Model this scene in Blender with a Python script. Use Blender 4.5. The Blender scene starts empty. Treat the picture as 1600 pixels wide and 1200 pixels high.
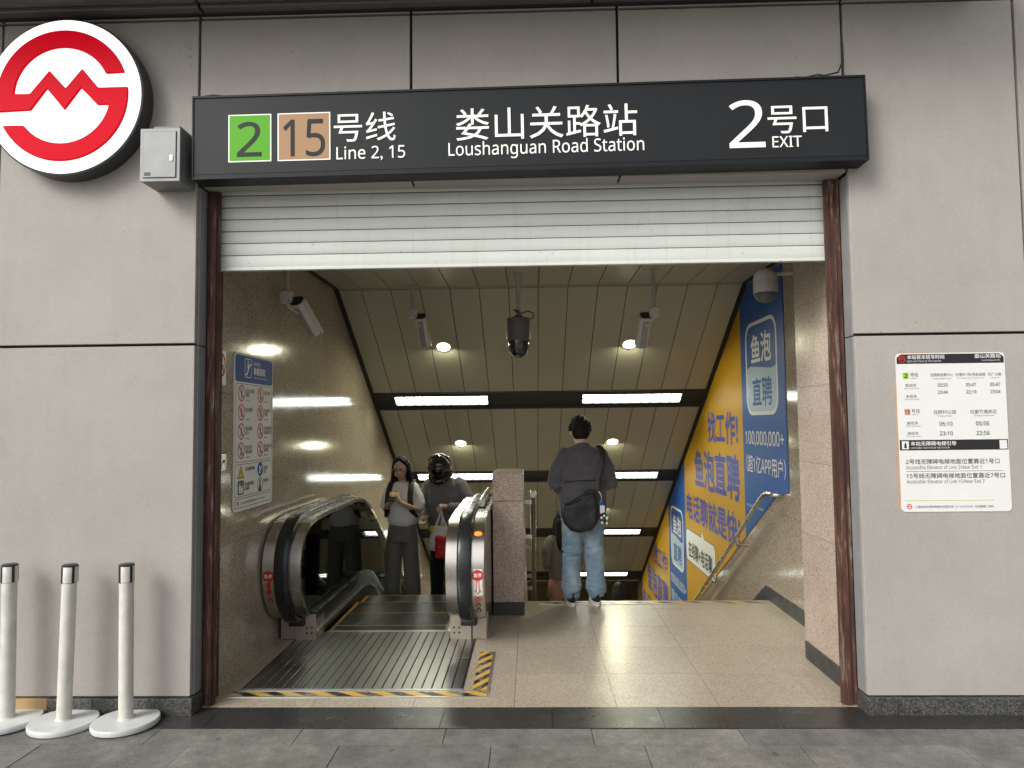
import bpy, bmesh, math, random
from mathutils import Vector, Matrix, noise as mnoise
random.seed(7)
R = math.radians
scene = bpy.context.scene
COL = scene.collection

# ------------------------------------------------------------------ camera
CAM_F, CAM_D, CAM_H = 1113.22, 4.22532, 1.68
YAW, PITCH, ROLL = -0.02606, 0.05609, -0.0112
_f = Vector((math.sin(YAW) * math.cos(PITCH), math.cos(YAW) * math.cos(PITCH), math.sin(PITCH)))
_r0 = Vector((math.cos(YAW), -math.sin(YAW), 0))
_u0 = _r0.cross(_f)
CR = _r0 * math.cos(ROLL) + _u0 * math.sin(ROLL)
CU = _u0 * math.cos(ROLL) - _r0 * math.sin(ROLL)
CC = Vector((0, -CAM_D, CAM_H))
cam_d = bpy.data.cameras.new("camera")
cam_d.sensor_width = 36
cam_d.lens = CAM_F / 1600 * 36
cam_d.clip_end = 2000
cam_d.clip_start = 0.05
cam = bpy.data.objects.new("camera", cam_d)
COL.objects.link(cam)
cam.matrix_world = Matrix(((CR.x, CU.x, -_f.x, CC.x), (CR.y, CU.y, -_f.y, CC.y), (CR.z, CU.z, -_f.z, CC.z), (0, 0, 0, 1)))
scene.camera = cam


def pix(x, y, X=None, Y=None, Z=None):
    """point on an axis plane seen at photograph pixel x, y"""
    d = _f + CR * ((x - 800) / CAM_F) - CU * ((y - 600) / CAM_F)
    if X is not None:
        t = (X - CC.x) / d.x
    elif Y is not None:
        t = (Y - CC.y) / d.y
    else:
        t = (Z - CC.z) / d.z
    return CC + d * t


# ------------------------------------------------------------------ sky, sun, exposure
SUN_EL, SUN_AZ = R(36), R(226)          # azimuth: where the sun stands, 180 = behind the camera
world = bpy.data.worlds.new("World")
scene.world = world
world.use_nodes = True
nt = world.node_tree
bg = nt.nodes["Background"]
sky = nt.nodes.new("ShaderNodeTexSky")
sky.sky_type = 'NISHITA'
sky.sun_disc = False
sky.sun_elevation = SUN_EL
sky.sun_rotation = SUN_AZ
sky.air_density = 1.0
sky.dust_density = 4.0
hsv = nt.nodes.new("ShaderNodeHueSaturation")
hsv.inputs['Saturation'].default_value = 0.12
nt.links.new(sky.outputs[0], hsv.inputs['Color'])
nt.links.new(hsv.outputs[0], bg.inputs['Color'])
bg.inputs['Strength'].default_value = 0.15
sun_l = bpy.data.lights.new("sun", 'SUN')
sun_l.energy = 1.5
sun_l.angle = R(24)
sun_l.color = (1.0, 0.96, 0.9)
sun_o = bpy.data.objects.new("sun", sun_l)
COL.objects.link(sun_o)
_sd = Vector((math.sin(SUN_AZ) * math.cos(SUN_EL), math.cos(SUN_AZ) * math.cos(SUN_EL), math.sin(SUN_EL)))
sun_o.rotation_euler = (-_sd).to_track_quat('-Z', 'Y').to_euler()
sun_o.location = _sd * 30
vs = scene.view_settings
vs.view_transform = 'Standard'
vs.look = 'None'
vs.exposure = 0.35
vs.gamma = 1.0
vs.use_curve_mapping = False
scene.cycles.use_denoising = True
scene.cycles.max_bounces = 8
scene.cycles.diffuse_bounces = 4
scene.cycles.sample_clamp_indirect = 4.0
DOWNLIGHT_W = 17.0


# ------------------------------------------------------------------ materials
def new_mat(name):
    m = bpy.data.materials.new(name)
    m.use_nodes = True
    b = m.node_tree.nodes["Principled BSDF"]
    return m, m.node_tree, b


def pos_node(t, scale=(1, 1, 1), rot=(0, 0, 0)):
    g = t.nodes.new("ShaderNodeNewGeometry")
    mp = t.nodes.new("ShaderNodeMapping")
    mp.inputs['Scale'].default_value = scale
    mp.inputs['Rotation'].default_value = rot
    t.links.new(g.outputs['Position'], mp.inputs['Vector'])
    return mp.outputs[0]


def ramp(t, fac, stops):
    r = t.nodes.new("ShaderNodeValToRGB")
    e = r.color_ramp.elements
    while len(e) > 1:
        e.remove(e[0])
    e[0].position = stops[0][0]
    e[0].color = (*stops[0][1], 1)
    for p, c in stops[1:]:
        n = e.new(p)
        n.color = (*c, 1)
    t.links.new(fac, r.inputs[0])
    return r.outputs[0]


def noise(t, vec, scale, detail=3, rough=0.5):
    n = t.nodes.new("ShaderNodeTexNoise")
    n.inputs['Scale'].default_value = scale
    n.inputs['Detail'].default_value = detail
    n.inputs['Roughness'].default_value = rough
    t.links.new(vec, n.inputs['Vector'])
    return n.outputs['Fac']


def mixc(t, a, b, fac, mode='MIX'):
    m = t.nodes.new("ShaderNodeMix")
    m.data_type = 'RGBA'
    m.blend_type = mode
    for sock, v in ((m.inputs[0], fac), (m.inputs[6], a), (m.inputs[7], b)):
        if hasattr(v, 'links'):
            t.links.new(v, sock)
        elif isinstance(v, (int, float)):
            sock.default_value = v
        else:
            sock.default_value = (*v, 1)
    return m.outputs[2]


def mathn(t, op, a, b=None, c=None):
    m = t.nodes.new("ShaderNodeMath")
    m.operation = op
    for i, v in enumerate((a, b, c)):
        if v is None:
            continue
        if hasattr(v, 'links'):
            t.links.new(v, m.inputs[i])
        else:
            m.inputs[i].default_value = v
    return m.outputs[0]


def bump(t, b, h, strength, dist=0.01):
    n = t.nodes.new("ShaderNodeBump")
    n.inputs['Strength'].default_value = strength
    n.inputs['Distance'].default_value = dist
    t.links.new(h, n.inputs['Height'])
    t.links.new(n.outputs[0], b.inputs['Normal'])


def plain(name, col, rough=0.5, metal=0.0, spec=0.5, vary=0.12, vscale=9.0, bmp=0.0, coat=0.0, stretch=(1, 1, 1)):
    """paint, plastic or metal with a little uneven tone and gloss"""
    m, t, b = new_mat(name)
    v = pos_node(t, stretch)
    n = noise(t, v, vscale, 5, 0.6)
    c = ramp(t, n, [(0.25, tuple(x * (1 - vary) for x in col)), (0.75, tuple(min(1, x * (1 + vary)) for x in col))])
    t.links.new(c, b.inputs['Base Color'])
    rr = t.nodes.new("ShaderNodeMapRange")
    rr.inputs[3].default_value = max(0.02, rough * 0.8)
    rr.inputs[4].default_value = min(1, rough * 1.2)
    t.links.new(n, rr.inputs[0])
    t.links.new(rr.outputs[0], b.inputs['Roughness'])
    b.inputs['Metallic'].default_value = metal
    b.inputs['Specular IOR Level'].default_value = spec
    b.inputs['Coat Weight'].default_value = coat
    if bmp:
        bump(t, b, noise(t, v, vscale * 12, 2), bmp)
    return m


def glow(name, col, strength, base=None, rough=0.25, spec=0.5):
    m, t, b = new_mat(name)
    b.inputs['Base Color'].default_value = (*(base or col), 1)
    b.inputs['Emission Color'].default_value = (*col, 1)
    b.inputs['Emission Strength'].default_value = strength
    b.inputs['Roughness'].default_value = rough
    b.inputs['Specular IOR Level'].default_value = spec
    return m


def granite(name, base, dark, light, rough, grain=170.0, vary=0.12, spec=0.5, rv=(0.75, 1.35)):
    m, t, b = new_mat(name)
    v = pos_node(t)
    vo = t.nodes.new("ShaderNodeTexVoronoi")
    vo.inputs['Scale'].default_value = grain
    t.links.new(v, vo.inputs['Vector'])
    sep = t.nodes.new("ShaderNodeSeparateColor")
    t.links.new(vo.outputs['Color'], sep.inputs[0])
    grains = ramp(t, sep.outputs[0], [(0.0, dark), (0.2, tuple(a * .55 + b_ * .45 for a, b_ in zip(dark, base))), (0.3, base), (0.66, base), (0.8, light), (1.0, light)])
    big = noise(t, v, 2.2, 5, 0.62)
    tone = ramp(t, big, [(0.3, (1 - vary,) * 3), (0.7, (1 + vary * .4,) * 3)])
    c = mixc(t, grains, tone, 1.0, 'MULTIPLY')
    oi = t.nodes.new("ShaderNodeObjectInfo")
    tone2 = ramp(t, oi.outputs['Random'], [(0.0, (0.90, 0.89, 0.88)), (1.0, (1.0, 1.0, 1.0))])
    c = mixc(t, c, tone2, 1.0, 'MULTIPLY')
    t.links.new(c, b.inputs['Base Color'])
    rr = t.nodes.new("ShaderNodeMapRange")
    rr.inputs[1].default_value = 0.3
    rr.inputs[2].default_value = 0.7
    rr.inputs[3].default_value = rough * rv[0]
    rr.inputs[4].default_value = rough * rv[1]
    t.links.new(noise(t, v, 7, 6, 0.7), rr.inputs[0])
    t.links.new(rr.outputs[0], b.inputs['Roughness'])
    b.inputs['Specular IOR Level'].default_value = spec
    return m


M = {}


def cladding():
    m, t, b = new_mat("cladding")
    v = pos_node(t)
    fine = noise(t, pos_node(t, (60, 60, 14)), 3.0, 4, 0.7)
    big = noise(t, v, 1.3, 6, 0.6)
    streak = noise(t, pos_node(t, (7, 7, 0.55)), 2.0, 5, 0.65)
    c = ramp(t, big, [(0.3, (0.322, 0.300, 0.274)), (0.7, (0.372, 0.348, 0.320))])
    c = mixc(t, c, ramp(t, fine, [(0.3, (0.88,) * 3), (0.65, (1.03,) * 3)]), 0.8, 'MULTIPLY')
    c = mixc(t, c, ramp(t, streak, [(0.28, (0.83, 0.82, 0.81)), (0.5, (1, 1, 1))]), 0.22, 'MULTIPLY')
    pit = noise(t, v, 95, 3, 0.6)
    c = mixc(t, c, ramp(t, pit, [(0.30, (0.80,) * 3), (0.46, (1.0,) * 3)]), 0.5, 'MULTIPLY')
    blot = noise(t, v, 4.5, 7, 0.7)
    c = mixc(t, c, ramp(t, blot, [(0.33, (0.86, 0.85, 0.85)), (0.5, (1.0, 1.0, 1.0)), (0.7, (1.03, 1.02, 1.0))]), 0.32, 'MULTIPLY')
    # scattered dirt specks and dark scuffs
    sp = t.nodes.new("ShaderNodeTexVoronoi")
    sp.inputs['Scale'].default_value = 6.5
    t.links.new(v, sp.inputs['Vector'])
    spk = ramp(t, sp.outputs['Distance'], [(0.02, (0.35, 0.33, 0.31)), (0.045, (1, 1, 1))])
    c = mixc(t, c, spk, 0.55, 'MULTIPLY')
    oi = t.nodes.new("ShaderNodeObjectInfo")
    c = mixc(t, c, ramp(t, oi.outputs['Random'], [(0, (0.95, 0.945, 0.94)), (1, (1, 1, 1))]), 1.0, 'MULTIPLY')
    t.links.new(c, b.inputs['Base Color'])
    b.inputs['Roughness'].default_value = 0.62
    b.inputs['Specular IOR Level'].default_value = 0.35
    bump(t, b, mathn(t, 'ADD', fine, pit), 0.30, 0.004)
    return m


def rust():
    m, t, b = new_mat("rusty_brown_steel")
    v = pos_node(t, (22, 22, 2.2))
    n = noise(t, v, 1.6, 7, 0.68)
    c = ramp(t, n, [(0.3, (0.025, 0.016, 0.014)), (0.44, (0.055, 0.026, 0.020)), (0.56, (0.092, 0.040, 0.027)), (0.63, (0.20, 0.165, 0.14)), (0.68, (0.10, 0.045, 0.03)), (0.8, (0.05, 0.03, 0.025))])
    t.links.new(c, b.inputs['Base Color'])
    b.inputs['Roughness'].default_value = 0.72
    b.inputs['Specular IOR Level'].default_value = 0.3
    bump(t, b, n, 0.25, 0.004)
    return m


def stripes():
    m, t, b = new_mat("hazard_stripe")
    g = t.nodes.new("ShaderNodeTexCoord")
    s = t.nodes.new("ShaderNodeSeparateXYZ")
    t.links.new(g.outputs['UV'], s.inputs[0])
    d = mathn(t, 'ADD', s.outputs[0], mathn(t, 'MULTIPLY', s.outputs[1], 1.0))
    f = mathn(t, 'FRACT', d)
    st = mathn(t, 'GREATER_THAN', f, 0.5)
    w = noise(t, pos_node(t), 9, 6, 0.7)
    wear = ramp(t, w, [(0.48, (0, 0, 0)), (0.60, (1, 1, 1))])
    c = mixc(t, (0.62, 0.36, 0.03), (0.012, 0.012, 0.014), st)
    c = mixc(t, c, (0.42, 0.38, 0.30), mathn(t, 'MULTIPLY', wear, 0.7))
    t.links.new(c, b.inputs['Base Color'])
    b.inputs['Roughness'].default_value = 0.38
    return m


def pavement():
    m, t, b = new_mat("pavement_stone")
    v = pos_node(t)
    a = noise(t, v, 2.6, 8, 0.66)
    f = noise(t, v, 120, 3, 0.6)
    drift = noise(t, pos_node(t, (1, 2.2, 1), (0, 0, 0.5)), 3.2, 6, 0.75)
    c = ramp(t, a, [(0.3, (0.10, 0.098, 0.092)), (0.5, (0.165, 0.161, 0.15)), (0.72, (0.235, 0.23, 0.215))])
    c = mixc(t, c, ramp(t, f, [(0.3, (0.55,) * 3), (0.7, (1.3,) * 3)]), 0.9, 'MULTIPLY')
    mid = noise(t, v, 14, 6, 0.72)
    c = mixc(t, c, ramp(t, mid, [(0.35, (0.72,) * 3), (0.5, (1.0,) * 3), (0.66, (1.25, 1.24, 1.2))]), 0.8, 'MULTIPLY')
    c = mixc(t, c, ramp(t, drift, [(0.58, (1, 1, 1)), (0.72, (0.62, 0.60, 0.57))]), 0.8, 'MULTIPLY')
    vo = t.nodes.new("ShaderNodeTexVoronoi")
    vo.inputs['Scale'].default_value = 3.1
    t.links.new(noise_vec(t, v), vo.inputs['Vector'])
    c = mixc(t, c, ramp(t, vo.outputs['Distance'], [(0.05, (0.42, 0.40, 0.38)), (0.085, (1, 1, 1))]), 0.9, 'MULTIPLY')
    oi = t.nodes.new("ShaderNodeObjectInfo")
    c = mixc(t, c, ramp(t, oi.outputs['Random'], [(0, (0.82, 0.82, 0.84)), (1, (1.08, 1.07, 1.04))]), 1.0, 'MULTIPLY')
    t.links.new(c, b.inputs['Base Color'])
    b.inputs['Roughness'].default_value = 0.6
    bump(t, b, f, 0.3, 0.004)
    return m


def noise_vec(t, v):
    n = t.nodes.new("ShaderNodeTexNoise")
    n.inputs['Scale'].default_value = 6
    t.links.new(v, n.inputs['Vector'])
    a = t.nodes.new("ShaderNodeVectorMath")
    a.operation = 'MULTIPLY_ADD'
    t.links.new(n.outputs['Color'], a.inputs[0])
    a.inputs[1].default_value = (0.12, 0.12, 0.12)
    t.links.new(v, a.inputs[2])
    return a.outputs[0]


def tinted_glass():
    m, t, b = new_mat("tinted_glass")
    out = t.nodes["Material Output"]
    t.nodes.remove(b)
    tr = t.nodes.new("ShaderNodeBsdfTransparent")
    tr.inputs[0].default_value = (0.52, 0.54, 0.48, 1)
    gl = t.nodes.new("ShaderNodeBsdfGlossy")
    gl.inputs['Color'].default_value = (0.9, 0.92, 0.9, 1)
    gl.inputs['Roughness'].default_value = 0.04
    fr = t.nodes.new("ShaderNodeFresnel")
    fr.inputs[0].default_value = 1.5
    mx = t.nodes.new("ShaderNodeMixShader")
    t.links.new(fr.outputs[0], mx.inputs[0])
    t.links.new(tr.outputs[0], mx.inputs[1])
    t.links.new(gl.outputs[0], mx.inputs[2])
    t.links.new(mx.outputs[0], out.inputs['Surface'])
    return m


def cloth(name, col, vary=0.14, scale=220.0, rough=0.85, fade=None):
    m, t, b = new_mat(name)
    g = t.nodes.new("ShaderNodeTexCoord")
    v = g.outputs['Object']
    big = noise(t, v, 7, 5, 0.65)
    c = ramp(t, big, [(0.3, tuple(x * (1 - vary) for x in col)), (0.7, tuple(min(1, x * (1 + vary)) for x in col))])
    if fade:
        f2 = noise(t, v, 4.2, 4, 0.6)
        c = mixc(t, c, fade, mathn(t, 'MULTIPLY', ramp(t, f2, [(0.5, (0, 0, 0)), (0.68, (1, 1, 1))]), 0.6))
    w = noise(t, v, scale, 2)
    c = mixc(t, c, ramp(t, w, [(0.3, (0.8,) * 3), (0.7, (1.12,) * 3)]), 0.6, 'MULTIPLY')
    t.links.new(c, b.inputs['Base Color'])
    b.inputs['Roughness'].default_value = rough
    b.inputs['Sheen Weight'].default_value = 0.15
    b.inputs['Specular IOR Level'].default_value = 0.2
    bump(t, b, noise(t, v, 14, 4, 0.6), 0.35, 0.02)
    return m


def step_metal():
    m, t, b = new_mat("ribbed_step_metal")
    v = pos_node(t)
    s = t.nodes.new("ShaderNodeSeparateXYZ")
    t.links.new(v, s.inputs[0])
    f = mathn(t, 'FRACT', mathn(t, 'MULTIPLY', s.outputs[0], 62.0))
    g = mathn(t, 'GREATER_THAN', f, 0.5)
    n = noise(t, v, 8, 5, 0.6)
    c = mixc(t, (0.012, 0.012, 0.012), ramp(t, n, [(0.3, (0.07, 0.07, 0.068)), (0.7, (0.15, 0.15, 0.145))]), g)
    t.links.new(c, b.inputs['Base Color'])
    b.inputs['Roughness'].default_value = 0.33
    b.inputs['Metallic'].default_value = 0.6
    bump(t, b, g, 0.4, 0.004)
    return m


def brushed(name, col, rough, stretch):
    m, t, b = new_mat(name)
    n = noise(t, pos_node(t, stretch), 2.0, 5, 0.65)
    sm = noise(t, pos_node(t), 5.0, 5, 0.65)
    c = ramp(t, n, [(0.3, tuple(x * .82 for x in col)), (0.7, col)])
    c = mixc(t, c, ramp(t, sm, [(0.35, (0.72, 0.71, 0.69)), (0.6, (1, 1, 1))]), 0.8, 'MULTIPLY')
    t.links.new(c, b.inputs['Base Color'])
    b.inputs['Metallic'].default_value = 1.0
    rr = t.nodes.new("ShaderNodeMapRange")
    rr.inputs[3].default_value = rough * 1.3
    rr.inputs[4].default_value = rough * 0.7
    t.links.new(sm, rr.inputs[0])
    t.links.new(rr.outputs[0], b.inputs['Roughness'])
    return m


def shutter_paint():
    m, t, b = new_mat("white_shutter_paint")
    v = pos_node(t)
    c = ramp(t, noise(t, pos_node(t, (.5, 1, 3)), 2.5, 5, 0.6), [(0.3, (0.60, 0.62, 0.575)), (0.7, (0.68, 0.70, 0.655))])
    run = noise(t, pos_node(t, (16, 1, 1.2)), 1.5, 6, 0.7)
    c = mixc(t, c, ramp(t, run, [(0.34, (0.70, 0.67, 0.60)), (0.46, (1, 1, 1))]), 0.22, 'MULTIPLY')
    sp = noise(t, v, 42, 3, 0.6)
    c = mixc(t, c, ramp(t, sp, [(0.26, (0.45, 0.38, 0.30)), (0.33, (1, 1, 1))]), 0.6, 'MULTIPLY')
    t.links.new(c, b.inputs['Base Color'])
    b.inputs['Roughness'].default_value = 0.45
    bump(t, b, noise(t, pos_node(t, (1, 1, 2)), 5, 3), 0.08, 0.02)
    return m


M['cladding'] = cladding()
M['rust'] = rust()
M['stripe'] = stripes()
M['pave'] = pavement()
M['glass'] = tinted_glass()
M['backing'] = plain("dark_backing", (0.012, 0.012, 0.013), 0.8)
M['concrete'] = plain("concrete", (0.30, 0.29, 0.27), 0.85)
M['granite'] = granite("polished_wall_granite", (0.385, 0.325, 0.255), (0.12, 0.095, 0.075), (0.52, 0.46, 0.375), 0.11, 170)
M['granite_pier'] = granite("pink_granite", (0.44, 0.345, 0.285), (0.18, 0.13, 0.105), (0.57, 0.47, 0.40), 0.32, 170)
M['granite_floor'] = granite("pink_floor_granite", (0.40, 0.345, 0.268), (0.23, 0.185, 0.14), (0.50, 0.44, 0.355), 0.30, 170, spec=0.45, rv=(0.93, 1.08))
M['granite_dark'] = granite("dark_granite", (0.05, 0.05, 0.048), (0.012, 0.012, 0.012), (0.115, 0.11, 0.102), 0.5, 150)
M['granite_black'] = granite("black_granite", (0.028, 0.028, 0.028), (0.016, 0.016, 0.016), (0.05, 0.05, 0.048), 0.3, 260)
M['baseboard'] = granite("grey_baseboard_stone", (0.030, 0.032, 0.032), (0.020, 0.020, 0.020), (0.045, 0.047, 0.047), 0.42, 260)
M['tan_stone'] = plain("tan_stone", (0.36, 0.24, 0.11), 0.6)
M['shutter'] = shutter_paint()
M['jamb'] = plain("grey_jamb_paint", (0.22, 0.225, 0.225), 0.5)
M['sign_dark'] = plain("charcoal_sign_face", (0.012, 0.014, 0.016), 0.5, spec=0.25, vary=0.1, vscale=3)
M['sign_edge'] = plain("charcoal_sign_frame", (0.010, 0.011, 0.013), 0.5, spec=0.25)
M['soffit'] = plain("soffit_metal", (0.16, 0.15, 0.142), 0.32, metal=0.3)
M['soffit_gap'] = plain("soffit_shadow_gap", (0.02, 0.02, 0.02), 0.7)
M['lit_white'] = glow("lit_white_face", (1.0, 0.985, 0.97), 0.85, (0.8, 0.8, 0.8))
M['lit_red'] = glow("lit_red_plastic", (0.80, 0.0, 0.012), 0.32, (0.36, 0.001, 0.010), 0.5, 0.06)
M['lit_letter'] = glow("lit_letter_face", (1.0, 0.97, 0.88), 0.38, (0.55, 0.55, 0.53))
M['lit_green'] = glow("lit_green_face", (0.08, 0.60, 0.005), 0.26, (0.07, 0.20, 0.012), 0.4, 0.2)
M['lit_brown'] = glow("lit_brown_face", (0.60, 0.35, 0.18), 0.30, (0.20, 0.125, 0.07), 0.4, 0.2)
M['rim_grey'] = plain("logo_drum_grey", (0.06, 0.06, 0.062), 0.4, metal=0.3)
M['box_grey'] = plain("box_grey_paint", (0.27, 0.275, 0.28), 0.4)
M['box_side'] = plain("box_side_grey", (0.16, 0.165, 0.17), 0.45)  # darker grey than the box face, used on case and gland
M['black'] = plain("black_plastic", (0.015, 0.015, 0.016), 0.35)
M['rubber'] = plain("black_rubber", (0.016, 0.017, 0.02), 0.27, vary=0.2)
M['steel'] = plain("brushed_steel", (0.60, 0.58, 0.54), 0.27, metal=1.0, vary=0.10, vscale=4)
M['steel_v'] = plain("satin_steel", (0.50, 0.47, 0.42), 0.25, metal=1.0, vary=0.12, vscale=4)
M['bronze'] = plain("dull_bronze_post", (0.22, 0.17, 0.11), 0.35, metal=0.9)
M['steel_base'] = plain("scuffed_base_steel", (0.42, 0.36, 0.30), 0.38, metal=0.7, vscale=6)
M['plate'] = plain("worn_plate_metal", (0.40, 0.395, 0.375), 0.33, metal=1.0, vary=0.04, vscale=3)
M['groove'] = plain("plate_groove", (0.012, 0.012, 0.012), 0.6)
M['step'] = step_metal()
M['yellow_line'] = plain("yellow_step_line", (0.42, 0.25, 0.03), 0.5)
M['skirt'] = plain("dark_skirt", (0.035, 0.036, 0.034), 0.3, metal=0.5)
M['alu'] = plain("aluminium_trim", (0.62, 0.61, 0.58), 0.3, metal=0.9)
M['ceil'] = plain("ceiling_panel_paint", (0.375, 0.37, 0.30), 0.36, vary=0.05, vscale=2.0)
M['slot'] = plain("black_slot", (0.012, 0.014, 0.013), 0.55)
M['lamp'] = glow("lamp_disc", (1.0, 0.95, 0.72), 9.0)
M['tube'] = glow("fluorescent_tube_glow", (0.95, 1.0, 0.90), 13.0)
M['louvre'] = plain("louvre_metal", (0.17, 0.175, 0.175), 0.5)
M['white'] = plain("white_plastic", (0.70, 0.70, 0.68), 0.35, vary=0.05)
M['cam_white'] = plain("camera_white_housing", (0.55, 0.54, 0.51), 0.4, vary=0.06)
M['cam_grey'] = plain("camera_grey_housing", (0.13, 0.13, 0.14), 0.38)
M['cam_side'] = plain("camera_side_grey", (0.28, 0.28, 0.285), 0.4)
M['dome'] = plain("smoked_dome", (0.02, 0.021, 0.021), 0.08, spec=0.8)
M['pole'] = plain("pole_grey_paint", (0.40, 0.39, 0.36), 0.4)
M['paper'] = plain("white_sheet", (0.66, 0.655, 0.635), 0.45, vary=0.02)
M['paper_grey'] = plain("grey_white_sheet", (0.66, 0.67, 0.65), 0.6, spec=0.15, vary=0.03)
M['ink'] = plain("black_ink", (0.012, 0.012, 0.014), 0.5)
M['ink_grey'] = plain("grey_ink", (0.10, 0.10, 0.105), 0.5)
M['p_blue'] = plain("poster_blue", (0.018, 0.095, 0.36), 0.5, spec=0.25, vary=0.06, vscale=1.5)
M['p_yellow'] = plain("poster_yellow", (0.52, 0.29, 0.010), 0.5, spec=0.25, vary=0.05, vscale=1.5)
M['p_white'] = plain("poster_white", (0.72, 0.76, 0.80), 0.5, spec=0.25, vary=0.03)
M['p_text'] = plain("poster_text_blue", (0.045, 0.07, 0.38), 0.5, spec=0.25)
M['p_pale'] = plain("poster_pale_blue", (0.42, 0.55, 0.70), 0.5, spec=0.25)
M['n_blue'] = plain("notice_blue", (0.018, 0.07, 0.30), 0.6, spec=0.15)
M['n_red'] = plain("notice_red", (0.50, 0.03, 0.025), 0.6, spec=0.15)
M['n_yellow'] = plain("notice_yellow", (0.62, 0.44, 0.02), 0.6, spec=0.15)
M['n_green'] = plain("line_green", (0.26, 0.52, 0.03), 0.4)
M['n_pink'] = plain("line_tan", (0.58, 0.36, 0.25), 0.4)
M['stain_tan'] = plain("old_glue_tan", (0.40, 0.28, 0.18), 0.8)
M['stanchion'] = plain("stanchion_cream", (0.53, 0.52, 0.47), 0.42, vary=0.14, vscale=14)
M['marble'] = plain("marbled_base", (0.54, 0.55, 0.54), 0.35, vary=0.16, vscale=7)
M['orange'] = glow("orange_indicator", (1.0, 0.12, 0.01), 2.2)
M['cream'] = plain("lower_hall_cream", (0.62, 0.50, 0.32), 0.5)
M['wire'] = plain("wire_dark", (0.03, 0.028, 0.025), 0.6)
M['skin'] = plain("skin", (0.60, 0.40, 0.30), 0.5, vary=0.06)
M['hair'] = plain("black_hair", (0.009, 0.008, 0.008), 0.6, spec=0.2, vary=0.4, vscale=60, stretch=(4, 4, .4))
M['c_jacket'] = cloth("charcoal_cotton", (0.085, 0.082, 0.088))
M['c_jeans'] = cloth("washed_denim", (0.17, 0.255, 0.33), fade=(0.40, 0.47, 0.52))
M['c_white'] = cloth("white_cotton", (0.86, 0.85, 0.82), vary=0.03)
M['c_trousers'] = cloth("grey_wool_mix", (0.20, 0.196, 0.175))
M['c_grey'] = cloth("grey_jersey", (0.175, 0.168, 0.178))
M['c_black'] = cloth("black_cotton", (0.012, 0.012, 0.013))
M['c_sweater'] = cloth("grey_knit", (0.17, 0.168, 0.155))
M['c_pink'] = cloth("dusty_pink_cotton", (0.30, 0.17, 0.13))
M['bag_black'] = plain("black_nylon", (0.011, 0.011, 0.013), 0.55, vary=0.3, vscale=20)
M['bag_red'] = plain("red_nylon", (0.50, 0.010, 0.02), 0.45)
M['bag_white'] = plain("white_film", (0.62, 0.62, 0.60), 0.35)
M['helmet'] = plain("helmet_black", (0.012, 0.012, 0.013), 0.12, spec=0.7)
M['visor'] = plain("helmet_visor", (0.006, 0.006, 0.007), 0.05, spec=0.8)
M['shoe_white'] = plain("shoe_white", (0.62, 0.60, 0.56), 0.5)
M['lips'] = plain("lips", (0.34, 0.13, 0.11), 0.45)
M['gold'] = plain("thin_gold_wire", (0.45, 0.25, 0.16), 0.3, metal=0.8)


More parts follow.
